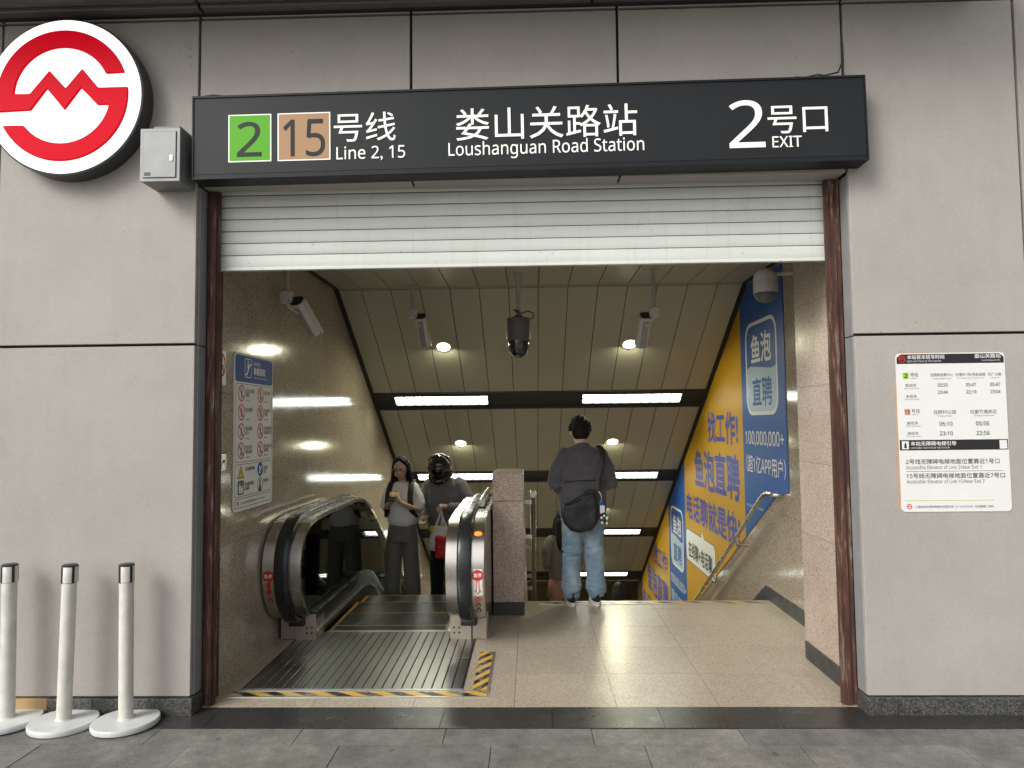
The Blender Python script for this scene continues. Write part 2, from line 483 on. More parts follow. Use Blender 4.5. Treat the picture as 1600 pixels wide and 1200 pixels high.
# ------------------------------------------------------------------ mesh helpers
class MB:
    def __init__(s):
        s.v, s.f = [], []

    def add(s, v, f):
        o = len(s.v)
        s.v += [tuple(p) for p in v]
        s.f += [tuple(i + o for i in q) for q in f]
        return s

    def box(s, x0, x1, y0, y1, z0, z1, bev=0.0):
        if bev <= 0:
            v = [(x, y, z) for x in (x0, x1) for y in (y0, y1) for z in (z0, z1)]
            f = [(0, 1, 3, 2), (4, 6, 7, 5), (0, 4, 5, 1), (2, 3, 7, 6), (0, 2, 6, 4), (1, 5, 7, 3)]
            return s.add(v, f)
        bm = bmesh.new()
        bmesh.ops.create_cube(bm, size=1)
        for w in bm.verts:
            w.co = Vector(((x0 + x1) / 2 + w.co.x * (x1 - x0), (y0 + y1) / 2 + w.co.y * (y1 - y0), (z0 + z1) / 2 + w.co.z * (z1 - z0)))
        bmesh.ops.bevel(bm, geom=bm.edges[:], offset=bev, segments=2, profile=0.5, affect='EDGES')
        bm.verts.index_update()
        s.add([w.co for w in bm.verts], [[w.index for w in q.verts] for q in bm.faces])
        bm.free()
        return s

    def prism(s, pts, a, b, conv):
        """polygon pts (u,v) swept from a to b; conv(u,v,w) -> xyz"""
        n = len(pts)
        v = [conv(u, w, a) for u, w in pts] + [conv(u, w, b) for u, w in pts]
        f = [tuple(range(n))[::-1], tuple(range(n, 2 * n))] + [(i, (i + 1) % n, n + (i + 1) % n, n + i) for i in range(n)]
        return s.add(v, f)

    def lathe(s, prof, c=(0, 0, 0), seg=28, axis='z'):
        v, f = [], []
        for r, h in prof:
            for k in range(seg):
                a = 2 * math.pi * k / seg
                p = (r * math.cos(a), r * math.sin(a), h)
                if axis == 'y':
                    p = (p[0], p[2], p[1])
                elif axis == 'x':
                    p = (p[2], p[0], p[1])
                v.append((p[0] + c[0], p[1] + c[1], p[2] + c[2]))
        n = len(prof)
        for i in range(n - 1):
            for k in range(seg):
                k2 = (k + 1) % seg
                f.append((i * seg + k, i * seg + k2, (i + 1) * seg + k2, (i + 1) * seg + k))
        f.append(tuple(range(seg))[::-1])
        f.append(tuple((n - 1) * seg + k for k in range(seg)))
        return s.add(v, f)

    def tube(s, pts, r, seg=10, up=None):
        """tube along pts; r a number, or a list of r or (ru, rv)"""
        P = [Vector(p) for p in pts]
        n = len(P)
        v, f = [], []
        last = None
        for i in range(n):
            d = (P[min(i + 1, n - 1)] - P[max(i - 1, 0)]).normalized()
            if up is not None:
                a = Vector(up)
                a = (a - d * a.dot(d)).normalized()
            elif last is None:
                a = Vector((1, 0, 0)) if abs(d.x) < 0.8 else Vector((0, 1, 0))
                a = (a - d * a.dot(d)).normalized()
            else:
                a = (last - d * last.dot(d)).normalized()
            last = a
            b = d.cross(a)
            rr = r[i] if isinstance(r, (list, tuple)) else r
            ru, rv = rr if isinstance(rr, (list, tuple)) else (rr, rr)
            for k in range(seg):
                t = 2 * math.pi * k / seg
                v.append(P[i] + a * (ru * math.cos(t)) + b * (rv * math.sin(t)))
        for i in range(n - 1):
            for k in range(seg):
                k2 = (k + 1) % seg
                f.append((i * seg + k, i * seg + k2, (i + 1) * seg + k2, (i + 1) * seg + k))
        f.append(tuple(range(seg))[::-1])
        f.append(tuple((n - 1) * seg + k for k in range(seg)))
        return s.add(v, f)

    def limb(s, pts, seg=14):
        """tapered limb with rounded ends: pts (x,y,z,r)"""
        P = [Vector(p[:3]) for p in pts]
        rs = [p[3] for p in pts]
        d0 = (P[0] - P[1]).normalized()
        d1 = (P[-1] - P[-2]).normalized()
        path = [P[0] + d0 * rs[0] * .95, P[0] + d0 * rs[0] * .7] + P + [P[-1] + d1 * rs[-1] * .7, P[-1] + d1 * rs[-1] * .95]
        rad = [rs[0] * .3, rs[0] * .72] + rs + [rs[-1] * .72, rs[-1] * .3]
        return s.tube(path, rad, seg)

    def stack(s, rings, seg=24):
        """horizontal rings (z, cx, cy, rx, ry[, power])"""
        v, f = [], []
        for q in rings:
            z, cx, cy, rx, ry = q[:5]
            pw = q[5] if len(q) > 5 else 2.0
            for k in range(seg):
                a = 2 * math.pi * k / seg
                c, n = math.cos(a), math.sin(a)
                e = 2.0 / pw
                v.append((cx + rx * math.copysign(abs(c) ** e, c), cy + ry * math.copysign(abs(n) ** e, n), z))
        m = len(rings)
        for i in range(m - 1):
            for k in range(seg):
                k2 = (k + 1) % seg
                f.append((i * seg + k, i * seg + k2, (i + 1) * seg + k2, (i + 1) * seg + k))
        f.append(tuple(range(seg))[::-1])
        f.append(tuple((m - 1) * seg + k for k in range(seg)))
        return s.add(v, f)

    def ball(s, c, r, rot=None, seg=20, rings=12):
        if not isinstance(r, (tuple, list)):
            r = (r, r, r)
        v, f = [], []
        v.append(Vector((0, 0, -r[2])))
        for i in range(1, rings):
            t = -math.pi / 2 + math.pi * i / rings
            for k in range(seg):
                a = 2 * math.pi * k / seg
                v.append(Vector((r[0] * math.cos(t) * math.cos(a), r[1] * math.cos(t) * math.sin(a), r[2] * math.sin(t))))
        v.append(Vector((0, 0, r[2])))
        for k in range(seg):
            f.append((0, 1 + (k + 1) % seg, 1 + k))
        for i in range(rings - 2):
            for k in range(seg):
                k2 = (k + 1) % seg
                f.append((1 + i * seg + k, 1 + i * seg + k2, 1 + (i + 1) * seg + k2, 1 + (i + 1) * seg + k))
        top = len(v) - 1
        for k in range(seg):
            f.append((1 + (rings - 2) * seg + k, 1 + (rings - 2) * seg + (k + 1) % seg, top))
        if rot is not None:
            v = [rot @ p for p in v]
        return s.add([p + Vector(c) for p in v], f)

    def xform(s, mtx):
        s.v = [tuple(mtx @ Vector(p)) for p in s.v]
        return s

    def build(s, name, mat, parent=None, smooth=None):
        me = bpy.data.meshes.new(name)
        me.from_pydata(s.v, [], s.f)
        me.materials.append(M[mat] if isinstance(mat, str) else mat)
        bm = bmesh.new()
        bm.from_mesh(me)
        bmesh.ops.recalc_face_normals(bm, faces=bm.faces[:])
        bm.to_mesh(me)
        bm.free()
        if smooth:
            for p in me.polygons:
                p.use_smooth = True
            me.set_sharp_from_angle(angle=R(smooth))
        return link(name, me, parent)


def link(name, me, parent=None):
    o = bpy.data.objects.new(name, me)
    COL.objects.link(o)
    if parent is not None:
        o.parent = parent
        o.matrix_parent_inverse = parent_inv(parent)
    return o


def parent_inv(p):
    m = p.matrix_basis.copy()
    q = p
    while q.parent is not None:
        m = q.parent.matrix_basis @ q.matrix_parent_inverse @ m if False else m
        q = q.parent
    w = Matrix.Identity(4)
    chain = []
    q = p
    while q is not None:
        chain.append(q)
        q = q.parent
    for q in reversed(chain):
        w = w @ q.matrix_parent_inverse @ q.matrix_basis if q.parent is not None else q.matrix_basis.copy()
    return w.inverted()


def empty(name, loc=(0, 0, 0)):
    e = bpy.data.objects.new(name, None)
    COL.objects.link(e)
    e.location = loc
    e.empty_display_size = 0.1
    return e


def tag(o, label, cat, group=None):
    o['label'] = label
    o['category'] = cat
    if group:
        o['group'] = group
    return o


def structure(o):
    o['kind'] = 'structure'
    return o


def boxo(name, mat, parent, *a, bev=0.0):
    return MB().box(*a, bev=bev).build(name, mat, parent)


def rounded(w, h, r, n=6):
    pts = []
    for cx, cy, a0 in ((w - r, h - r, 0), (r, h - r, 90), (r, r, 180), (w - r, r, 270)):
        for i in range(n + 1):
            a = R(a0 + 90 * i / n)
            pts.append((cx + r * math.cos(a), cy + r * math.sin(a)))
    return pts


class Plane:
    """a flat surface: origin, right, up; normal points to the viewer"""
    def __init__(s, o, ux, uy):
        s.o, s.ux, s.uy = Vector(o), Vector(ux).normalized(), Vector(uy).normalized()
        s.n = s.ux.cross(s.uy)

    def p(s, u, v, w=0.0):
        return s.o + s.ux * u + s.uy * v + s.n * w

    def poly(s, name, pts, mat, parent, w0=0.0, w1=0.002):
        return MB().prism(pts, w0, w1, lambda u, v, w: s.p(u, v, w)).build(name, mat, parent)

    def ring(s, name, outer, inner, mat, parent, w0, w1):
        n = len(outer)
        v = [s.p(u, q, w) for w in (w0, w1) for pts in (outer, inner) for u, q in pts]
        f = []
        for i in range(n):
            j = (i + 1) % n
            f += [(i, j, n + j, n + i), (2 * n + i, 3 * n + i, 3 * n + j, 2 * n + j), (i, 2 * n + i, 2 * n + j, j), (n + i, n + j, 3 * n + j, 3 * n + i)]
        return MB().add(v, f).build(name, mat, parent)

    def text(s, name, body, u0, v0, w, h, mat, parent, bold=0.0, lift=0.003, thick=0.0, keep=None):
        V, F, (bx0, by0, bx1, by1) = glyphs(body, thick > 0)
        sx, sy = w / (bx1 - bx0), h / (by1 - by0)
        if keep == 'h':
            sx = sy
        out, faces = [], []
        shifts = [(0, 0)] if bold == 0 else [(0, 0), (1, 0), (-1, 0), (0, 1), (0, -1), (.7, .7), (-.7, .7), (.7, -.7), (-.7, -.7)]
        bb_ = bold * sy
        kx, ky = (w - 2 * bb_) / w, (h - 2 * bb_) / h
        for i, (dx, dy) in enumerate(shifts):
            o0 = len(out)
            for x, y, z in V:
                out.append(s.p(u0 + bb_ * (1 + dx) + (x - bx0) * sx * kx, v0 + bb_ * (1 + dy) + (y - by0) * sy * ky, lift + i * .00008 + (z + 0.05) * thick * 10))
            faces += [tuple(q + o0 for q in f) for f in F]
        F = faces
        me = bpy.data.meshes.new(name)
        me.from_pydata([tuple(q) for q in out], [], F)
        me.materials.append(M[mat])
        return link(name, me, parent)


_gl = {}


def sans(body):
    out = ""
    for c in body:
        if 'A' <= c <= 'Z':
            c = chr(0x1D5A0 + ord(c) - 65)
        elif 'a' <= c <= 'z':
            c = chr(0x1D5BA + ord(c) - 97)
        elif '0' <= c <= '9':
            c = chr(0x1D7E2 + ord(c) - 48)
        out += c
    return out


def glyphs(body, solid):
    key = (body, solid)
    if key in _gl:
        return _gl[key]
    c = bpy.data.curves.new("tmp", 'FONT')
    c.body = sans(body)
    c.resolution_u = 3
    c.extrude = 0.05 if solid else 0.0
    o = bpy.data.objects.new("tmp", c)
    COL.objects.link(o)
    bpy.context.view_layer.update()
    me = bpy.data.meshes.new_from_object(o.evaluated_get(bpy.context.evaluated_depsgraph_get()))
    V = [tuple(v.co) for v in me.vertices]
    F = [tuple(p.vertices) for p in me.polygons]
    bpy.data.objects.remove(o)
    bpy.data.curves.remove(c)
    bpy.data.meshes.remove(me)
    xs = [p[0] for p in V]
    ys = [p[1] for p in V]
    _gl[key] = (V, F, (min(xs), min(ys), max(xs), max(ys)))
    return _gl[key]


def circle(cx, cy, r, n=36, ry=None):
    return [(cx + r * math.cos(2 * math.pi * k / n), cy + (ry or r) * math.sin(2 * math.pi * k / n)) for k in range(n)]


# ------------------------------------------------------------------ layout constants (metres)
XL, XR = -2.02, 2.22            # faces of the stairwell walls
XP = 1.934                      # face of the pilaster beside the shutter
OPL, OPR = -2.012, 1.909        # edges of the opening in the facade
LINTEL = 3.158
STAIR_Y = 2.62
SL = 0.577                      # slope of stairs and escalator
CY0, CZ, CM = 3.0, 3.09, 0.605  # ceiling bend, height, slope
CEIL_END = 10.7
TOPZ = 4.2


def ceil_z(y):
    return CZ if y <= CY0 else CZ - CM * (y - CY0)


# ------------------------------------------------------------------ ground
gm = MB()
GX, GY0, GY1 = 300.0, -300.0, 300.0
hx0, hx1, hy0, hy1 = -9.0, 9.0, 0.12, 22.0
v = [(-GX, GY0, 0), (GX, GY0, 0), (GX, GY1, 0), (-GX, GY1, 0), (hx0, hy0, 0), (hx1, hy0, 0), (hx1, hy1, 0), (hx0, hy1, 0)]
v = [(a, b, -0.02) for a, b, c in v]
gm.add(v, [(0, 1, 5, 4), (1, 2, 6, 5), (2, 3, 7, 6), (3, 0, 4, 7)])
ground = structure(gm.build("ground", 'concrete'))

pav = structure(empty("pavement", (0, -2, 0)))
row_y = [-0.192, -0.392, -0.792, -1.392, -1.992, -2.592, -3.192, -3.792, -4.392, -4.992, -5.592]
slab_cache = {}
for j in range(len(row_y) - 1):
    y1, y0 = row_y[j], row_y[j + 1]
    off = (0.31, -0.23, 0.4, 0.05)[j % 4]
    for i in range(-8, 8):
        x0 = i * 0.8 + off
        if j > 5 and abs(x0) > 4:
            continue
        key = round(y1 - y0, 3)
        if key not in slab_cache:
            o = boxo("slab", 'pave', pav, 0.002, 0.798, y0 + 0.0018, y1 - 0.0018, -0.018, 0.0)
            slab_cache[key] = (o.data, y0)
            o.location = (x0, 0, 0)
        else:
            o = link("slab", slab_cache[key][0], pav)
            o.location = (x0, y0 - slab_cache[key][1], 0)
        o.location.z += random.uniform(-0.0012, 0.0012)
# black granite threshold strip
th = structure(empty("threshold", (0, 0, 0)))
edges = [-9.0, -6.4, -4.9, -3.4, -1.86, -0.53, 0.10, 0.72, 1.87, 2.72, 4.2, 5.7, 7.2, 9.0]
for a, b in zip(edges, edges[1:]):
    boxo("slab", 'granite_black', th, a + .0015, b - .0015, -0.19, 0.098, -0.018, 0.003 + random.uniform(0, .001))

# ------------------------------------------------------------------ facade
fac = tag(empty("facade_wall", (0, 0.05, 0)), "beige grey panelled station wall around the metro entrance", "wall")
# dark backing behind open joints, with the opening left free
bk = MB()
bk.box(-9, OPL - 0.01, 0.032, 0.30, 0, 7.5).box(OPR + 0.01, 9, 0.032, 0.30, 0, 7.5).box(OPL - 0.01, OPR + 0.01, 0.032, 0.12, LINTEL + 0.01, 7.5)
bk.box(OPL - 0.01, OPR + 0.01, 0.12, 0.30, LINTEL + 0.05, 7.5)
bk.build("backing", 'backing', fac)
G = 0.008
xs_l = [-8.4, -7.1, -5.83, -4.54, -3.257, OPL - 0.003]
xs_r = [OPR - 0.006, 2.922, 4.2, 5.48, 6.76, 8.04]
xs_m = [OPL - 0.003, -0.706, 0.554, OPR - 0.006]
ZJ = 2.182
for xs, rows in ((xs_l, ((0.105, ZJ), (ZJ, TOPZ), (TOPZ, 6.3))), (xs_r, ((0.105, ZJ), (ZJ, TOPZ), (TOPZ, 6.3))), (xs_m, ((LINTEL - G, TOPZ), (TOPZ, 6.3)))):
    for a, b in zip(xs, xs[1:]):
        for z0, z1 in rows:
            yo = random.uniform(-0.0015, 0.0015)
            boxo("panel", 'cladding', fac, a + G, b - G, yo, 0.03, z0 + (G if z0 > 0.2 else 0), z1 - G, bev=0.003)
# returns of the cladding into the opening
for z0, z1 in ((0.105, ZJ), (ZJ, LINTEL)):
    boxo("jamb_panel", 'jamb', fac, OPL - 0.012, OPL, 0.031, 0.125, z0, z1 - G)
    boxo("jamb_panel", 'jamb', fac, OPR, OPR + 0.012, 0.031, 0.125, z0, z1 - G)
for a, b in zip(xs_m, xs_m[1:]):
    boxo("lintel_panel", 'cladding', fac, a + G, b - G, 0.031, 0.14, LINTEL + 0.002, LINTEL + 0.012)
# dark speckled skirting stones
for a, b in ((-6.4, -4.6), (-4.6, -3.1), (-2.865, -2.59), (-2.59, OPL + 0.012)):
    boxo("baseboard", 'granite_dark', fac, a + .001, b - .001, -0.022, 0.031, 0.0, 0.098, bev=.003)
boxo("baseboard", 'tan_stone', fac, -3.099, -2.866, -0.014, 0.031, 0.0, 0.094, bev=.003)
for a, b in ((OPR - 0.012, 2.09), (2.09, 2.83), (2.83, 3.6), (3.6, 5.2), (5.2, 7.0)):
    boxo("baseboard", 'granite_dark', fac, a + .001, b - .001, -0.022, 0.031, 0.0, 0.098, bev=.003)
boxo("baseboard_return", 'granite_dark', fac, OPL - 0.01, OPL + 0.011, 0.032, 0.12, 0.0, 0.098)
boxo("baseboard_return", 'granite_dark', fac, OPR - 0.011, OPR + 0.01, 0.032, 0.12, 0.0, 0.098)
# rivets beside the emblem
rv = MB()
for k in range(3):
    rv.lathe([(0.006, -0.004), (0.004, -0.006)], (-2.075, 0, 4.02 - k * .055), 8, 'y')
rv.build("rivet", 'jamb', fac)

# canopy over the entrance
can = tag(empty("canopy", (0, 0, TOPZ)), "grey metal canopy running along the top of the station wall", "canopy")
CX1 = 2.66
MB().box(-8.4, CX1, -0.62, 0.0, 4.262, 4.52, bev=.01).build("canopy_body", 'soffit', can)
for a, b in ((-8.4, -6.2), (-6.2, -4.1), (-4.1, -1.98), (-1.98, 0.40), (0.40, CX1)):
    boxo("soffit_panel", 'soffit', can, a + .008, b - .008, -0.60, -0.115, 4.236, 4.261, bev=.003)
    boxo("soffit_trim", 'soffit', can, a + .008, b - .008, -0.095, -0.03, 4.222, 4.261, bev=.003)
boxo("shadow_gap", 'soffit_gap', can, -8.4, CX1, -0.03, -0.002, 4.215, 4.2615)  # solid dark strip, the gap's shade is put into its colour
boxo("end_plate", 'soffit', can, CX1, CX1 + .006, -0.62, -0.002, 4.215, 4.52)

# ------------------------------------------------------------------ emblem drum sign
c0 = pix(100, 151, Y=-0.12)
LR = 0.483
lg = tag(empty("metro_emblem_sign", (c0.x, 0, c0.z)), "round white lightbox with a red looping emblem on the wall", "sign")
MB().lathe([(LR * .99, 0.0), (LR, -0.004), (LR, -0.115), (LR * .985, -0.119)], (c0.x, 0, c0.z), 72, 'y').build("drum", 'rim_grey', lg, 40)
MB().lathe([(LR * .975, -0.118), (LR * .975, -0.124), (LR * .96, -0.127)], (c0.x, 0, c0.z), 72, 'y').build("white_face", 'lit_white', lg, 40)
LP = Plane((c0.x, -0.127, c0.z), (1, 0, 0), (0, 0, 1))


def arc(r, a0, a1, n):
    return [(r * math.cos(R(a0 + (a1 - a0) * i / n)), r * math.sin(R(a0 + (a1 - a0) * i / n))) for i in range(n + 1)]


RO, RI = 0.83, 0.605
dg = math.degrees
em = arc(RO, dg(math.asin(.27 / RO)), 180 + dg(math.asin(.20 / RO)), 40)
em += [(-.39, -.185), (-.19, .085), (.035, -.19), (.24, .085), (.45, -.135)]
em += arc(RI, -dg(math.asin(.135 / RI)), -180 + dg(math.asin(.37 / RI)), 30)
em += arc(RO, -180 + dg(math.asin(.37 / RO)), dg(math.asin(.09 / RO)), 36)
em += [(.45, .09), (.245, .335), (.04, .09), (-.17, .32), (-.41, .03)]
em += arc(RI, 180 - dg(math.asin(.03 / RI)), dg(math.asin(.26 / RI)), 30)
EMBLEM = em
o = LP.poly("red_emblem", [(u * LR, w * LR) for u, w in em], 'lit_red', lg, 0.0, 0.016)
o.modifiers.new("soft_edge", 'BEVEL').width = 0.005


def emblem(pl, u, w, r, mat, parent, lift):
    return pl.poly("emblem", [(u + a * r / .9, w + b * r / .9) for a, b in EMBLEM], mat, parent, lift, lift + 0.001)


# ------------------------------------------------------------------ grey control box beside the emblem
p0, p1 = pix(218, 283, Y=-0.2), pix(278, 200, Y=-0.2)
cb = tag(empty("control_box", ((p0.x + p1.x) / 2, 0, p0.z)), "small grey metal control box mounted between emblem and station sign", "box")
bx0, bx1, bz0, bz1 = p0.x, p1.x + .01, p0.z, p1.z
MB().box(bx0, bx1, -0.185, 0.0, bz0, bz1, bev=.004).build("case", 'box_side', cb)
boxo("face_frame", 'box_grey', cb, bx0 - .002, bx1 + .002, -0.196, -0.1855, bz0 - .002, bz1 + .002, bev=.003)
boxo("door_gap", 'black', cb, bx0 + .017, bx1 - .017, -0.1975, -0.1961, bz0 + .017, bz1 - .017)
boxo("door", 'box_grey', cb, bx0 + .020, bx1 - .020, -0.203, -0.1976, bz0 + .020, bz1 - .020, bev=.002)
boxo("lock", 'steel', cb, bx1 - .055, bx1 - .035, -0.208, -0.2031, bz0 + .115, bz0 + .15, bev=.002)
boxo("keyhole", 'black', cb, bx1 - .048, bx1 - .042, -0.2092, -0.2081, bz0 + .128, bz0 + .137)
boxo("warning_plate", 'black', cb, bx0 + .028, bx0 + .065, -0.2042, -0.2031, bz0 + .03, bz0 + .05)
MB().box(bx0 + .04, bx1 - .03, -0.13, 0.0, bz1 + .001, bz1 + .045, bev=.008).build("top_gland", 'box_side', cb)

# ------------------------------------------------------------------ station name sign
SY = -0.14
q00, q11 = pix(300, 281, Y=SY), pix(1353, 118, Y=SY)
q10, q01 = pix(1358, 250, Y=SY), pix(298, 150, Y=SY)
sg = tag(empty("station_sign", (q00.x, 0, q00.z)), "long charcoal station name sign with white lettering above the shutter", "sign")
sux = (q10 - q00).normalized()
suy = Vector((-sux.z, 0, sux.x))
SP = Plane(q00, sux, suy)
SW = (q10 - q00).length
SH = ((q01 - q00).dot(suy) + (q11 - q10).dot(suy)) / 2
mb = MB().prism([(0, 0), (SW, 0), (SW, SH), (0, SH)], -0.136, -0.002, lambda u, v, w: SP.p(u, v, w))
mb.build("case", 'sign_edge', sg)
SP.poly("face", [(.016, .03), (SW - .014, .03), (SW - .014, SH - .03), (.016, SH - .03)], 'sign_dark', sg, -0.0015, 0.0)
# folded rims of the case
for nm, q in (("rim", [(0, 0), (SW, 0), (SW, .012), (0, .012)]), ("rim", [(0, SH - .012), (SW, SH - .012), (SW, SH), (0, SH)]), ("rim", [(0, .0125), (.008, .0125), (.008, SH - .0125), (0, SH - .0125)]), ("rim", [(SW - .008, .0125), (SW, .0125), (SW, SH - .0125), (SW - .008, SH - .0125)])):
    SP.poly(nm, q, 'sign_edge', sg, -0.0018, 0.004)


def suv(x, y):
    d = pix(x, y, Y=SY) - SP.o
    return d.dot(SP.ux), d.dot(SP.uy)


def sign_text(name, body, x0, y0, x1, y1, mat='lit_letter', bold=0.0, lift=0.001, thick=0.004):
    u0, v0 = suv(x0, y1)
    u1, v1 = suv(x1, y0)
    u0b, v0b = suv(x1, y1)
    return SP.text(name, body, u0, (v0 + v0b) / 2, u1 - u0, v1 - v0b, mat, sg, bold, lift, thick)


for (x0, y0, x1, y1), mt, ch, tb in (((357, 178, 424, 254), 'lit_green', "2", (371, 191, 409, 245)), ((434, 175, 516, 252), 'lit_brown', "15", (443, 187, 508, 245))):
    u0, v0 = suv(x0, y1)
    u1, v1 = suv(x1, y0)
    SP.poly("line_badge_edge", [(u0, v0), (u1, v0), (u1, v1), (u0, v1)], 'lit_letter', sg, 0.0005, 0.0025)
    e = .007
    SP.poly("line_badge", [(u0 + e, v0 + e), (u1 - e, v0 + e), (u1 - e, v1 - e), (u0 + e, v1 - e)], mt, sg, 0.0026, 0.0045)
    sign_text("line_number", ch, *tb, mat='sign_dark', bold=0.003, lift=0.005, thick=0.002)
sign_text("lettering", "号线", 522, 176, 618, 221)
sign_text("lettering", "Line 2, 15", 526, 228, 633, 251, bold=0.0)
sign_text("lettering", "娄山关路站", 713, 166, 995, 216)
sign_text("lettering", "Loushanguan Road Station", 701, 218, 1006, 246, bold=0.0)
sign_text("exit_number", "2", 1140, 157, 1193, 231, bold=0.0)
sign_text("lettering", "号口", 1200, 165, 1292, 208)
sign_text("lettering", "EXIT", 1207, 213, 1252, 230, bold=0.0)
# loose cable along the top of the sign
ck = []
for i in range(13):
    u = .03 + i * .085
    ck.append(SP.p(u, SH + .008 + .012 * math.sin(i * 1.3) * (i % 3 == 1), -0.03))
tag(MB().tube(ck, .005, 6).build("cable", 'wire', None, 40), "thin dark cable lying on top of the station sign", "cable")
ck = [SP.p(SW - .42 + i * .04, SH + .006 + .0035 * i + .006 * math.sin(i * 2.1), -0.03) for i in range(8)] + [Vector((1.897, -0.01, 3.83)), Vector((1.897, -0.004, 3.95))]
tag(MB().tube(ck, .005, 6).build("cable", 'wire', None, 40), "dark cable rising from the sign into the panel joint", "cable")

# ------------------------------------------------------------------ roller shutter
sh = tag(empty("roller_shutter", (0, 0.2, 2.69)), "white roller shutter half raised over the metro entrance", "shutter")
SHX0, SHX1, SHB, SHH = -1.972, 1.872, 2.692, 0.0772
for k in range(7):
    z0 = SHB + k * SHH
    dz = 0.0
    prof = [(0.012, z0 + .004), (0.004, z0 + .0015), (0.0, z0 + .010), (-0.003, z0 + SHH * .5), (0.0, z0 + SHH - .008), (0.005, z0 + SHH - .0025), (0.014, z0 + SHH - .001), (0.014, z0 + .004)]
    MB().prism(prof, SHX0, SHX1, lambda u, v, w: (w, 0.2 + u, v)).build("slat", 'shutter', sh, 35)
boxo("bottom_bar", 'shutter', sh, SHX0, SHX1, 0.192, 0.232, SHB - .022, SHB - .001, bev=.003)
MB().box(SHX0, SHX1, 0.216, 0.222, SHB, SHB + 7 * SHH).build("hinge_web", 'backing', sh)


def guide(name, x0, x1, side):
    m = MB()
    # channel: web and two flanges
    if side < 0:
        m.box(x0, x1, 0.128, 0.165, 0.004, LINTEL).box(x0, x0 + .03, 0.165, 0.240, 0.004, LINTEL).box(x0, x0 + .033, 0.240, 0.285, 0.004, LINTEL)
        m.box(x0 + .025, x0 + .06, 0.112, 0.128, 0.004, LINTEL - .03)
    else:
        m.box(x0, x1, 0.128, 0.165, 0.004, LINTEL).box(x1 - .03, x1, 0.165, 0.240, 0.004, LINTEL).box(x1 - .033, x1, 0.240, 0.285, 0.004, LINTEL)
        m.box(x0 + .02, x0 + .05, 0.118, 0.128, 0.004, LINTEL - .03)
    return m.build(name, 'rust', sh)


guide("guide_rail", -2.010, -1.942, -1)
guide("guide_rail", 1.822, 1.905, 1)

# ------------------------------------------------------------------ landing floor
fl = structure(empty("landing_floor", (0, 1.3, 0)))
TW, TX, TD, TY = 0.608, -0.122, 0.556, 0.113
xs = [XL, -1.946, -1.338, -0.73, TX, TX + TW, TX + 2 * TW, TX + 3 * TW, XR]
ys = [0.10, TY + TD, TY + 2 * TD, TY + 3 * TD, TY + 4 * TD, STAIR_Y]
PLX0, PLX1, PLY0, PLY1 = -1.875, -0.452, 0.372, 1.64
for i in range(len(xs) - 1):
    for j in range(len(ys) - 1):
        x0, x1, y0, y1 = xs[i], xs[i + 1], ys[j], ys[j + 1]
        if x1 <= TX + .01:                        # beside the escalator: keep clear of the pit
            if y0 > 1.6 and x0 < -0.74:
                continue
        boxo("tile", 'granite_floor', fl, x0 + .0012, x1 - .0012, y0 + .0012, y1 - .0012, -0.02, 0.0025 + random.uniform(0, .0006)) if not (x0 < -0.75 and y1 > 1.66) else boxo("tile", 'granite_floor', fl, x0 + .0012, x1 - .0012, y0 + .0012, min(y1, 1.6), -0.02, 0.0025)
MB().box(XL, XR, 0.10, 1.66, -0.3, -0.021).box(-0.74, XR, 1.66, STAIR_Y - .002, -0.3, -0.021).build("slab", 'backing', fl)

# hazard tape with aluminium edging


def tape(name, quad, length, width, per, label, cat):
    me = bpy.data.meshes.new(name)
    me.from_pydata([tuple(p) for p in quad], [], [(0, 1, 2, 3)])
    uv = me.uv_layers.new()
    for i, (a, b) in enumerate(((0, 0), (length / per, 0), (length / per, width / per * 1.6), (0, width / per * 1.6))):
        uv.data[i].uv = (a, b)
    me.materials.append(M['stripe'])
    o = link(name, me)
    return tag(o, label, cat)


tz = 0.0075
a = tape("hazard_strip", [(-1.905, .262, tz), (-0.293, .262, tz), (-0.293, .338, tz), (-1.905, .338, tz)], 1.61, .076, .196, "worn yellow and black hazard strip in front of the escalator plate", "hazard tape")
boxo("edging", 'alu', a, -1.93, -0.282, .246, .261, .0032, .0085, bev=.001)
boxo("edging", 'alu', a, -1.90, -0.40, .3395, .350, .0032, .0085, bev=.001)
a = tape("hazard_strip", [(-0.300, .362, tz), (-0.300, 1.115, tz), (-0.392, 1.115, tz), (-0.392, .362, tz)], .75, .092, .155, "short yellow and black hazard strip running beside the escalator plate", "hazard tape")
boxo("edging", 'alu', a, -0.297, -0.284, .30, 1.12, .0032, .0085, bev=.001)
a = tape("hazard_strip", [(0.06, 2.50, tz), (2.13, 2.50, tz), (2.13, 2.565, tz), (0.06, 2.565, tz)], 2.07, .065, .26, "yellow and black hazard strip along the top edge of the stairs", "hazard tape")
boxo("edging", 'alu', a, 0.05, 2.15, 2.487, 2.498, .0032, .0085, bev=.001)
boxo("edging", 'alu', a, -0.06, 2.20, 2.585, 2.605, .0032, .0075, bev=.001)

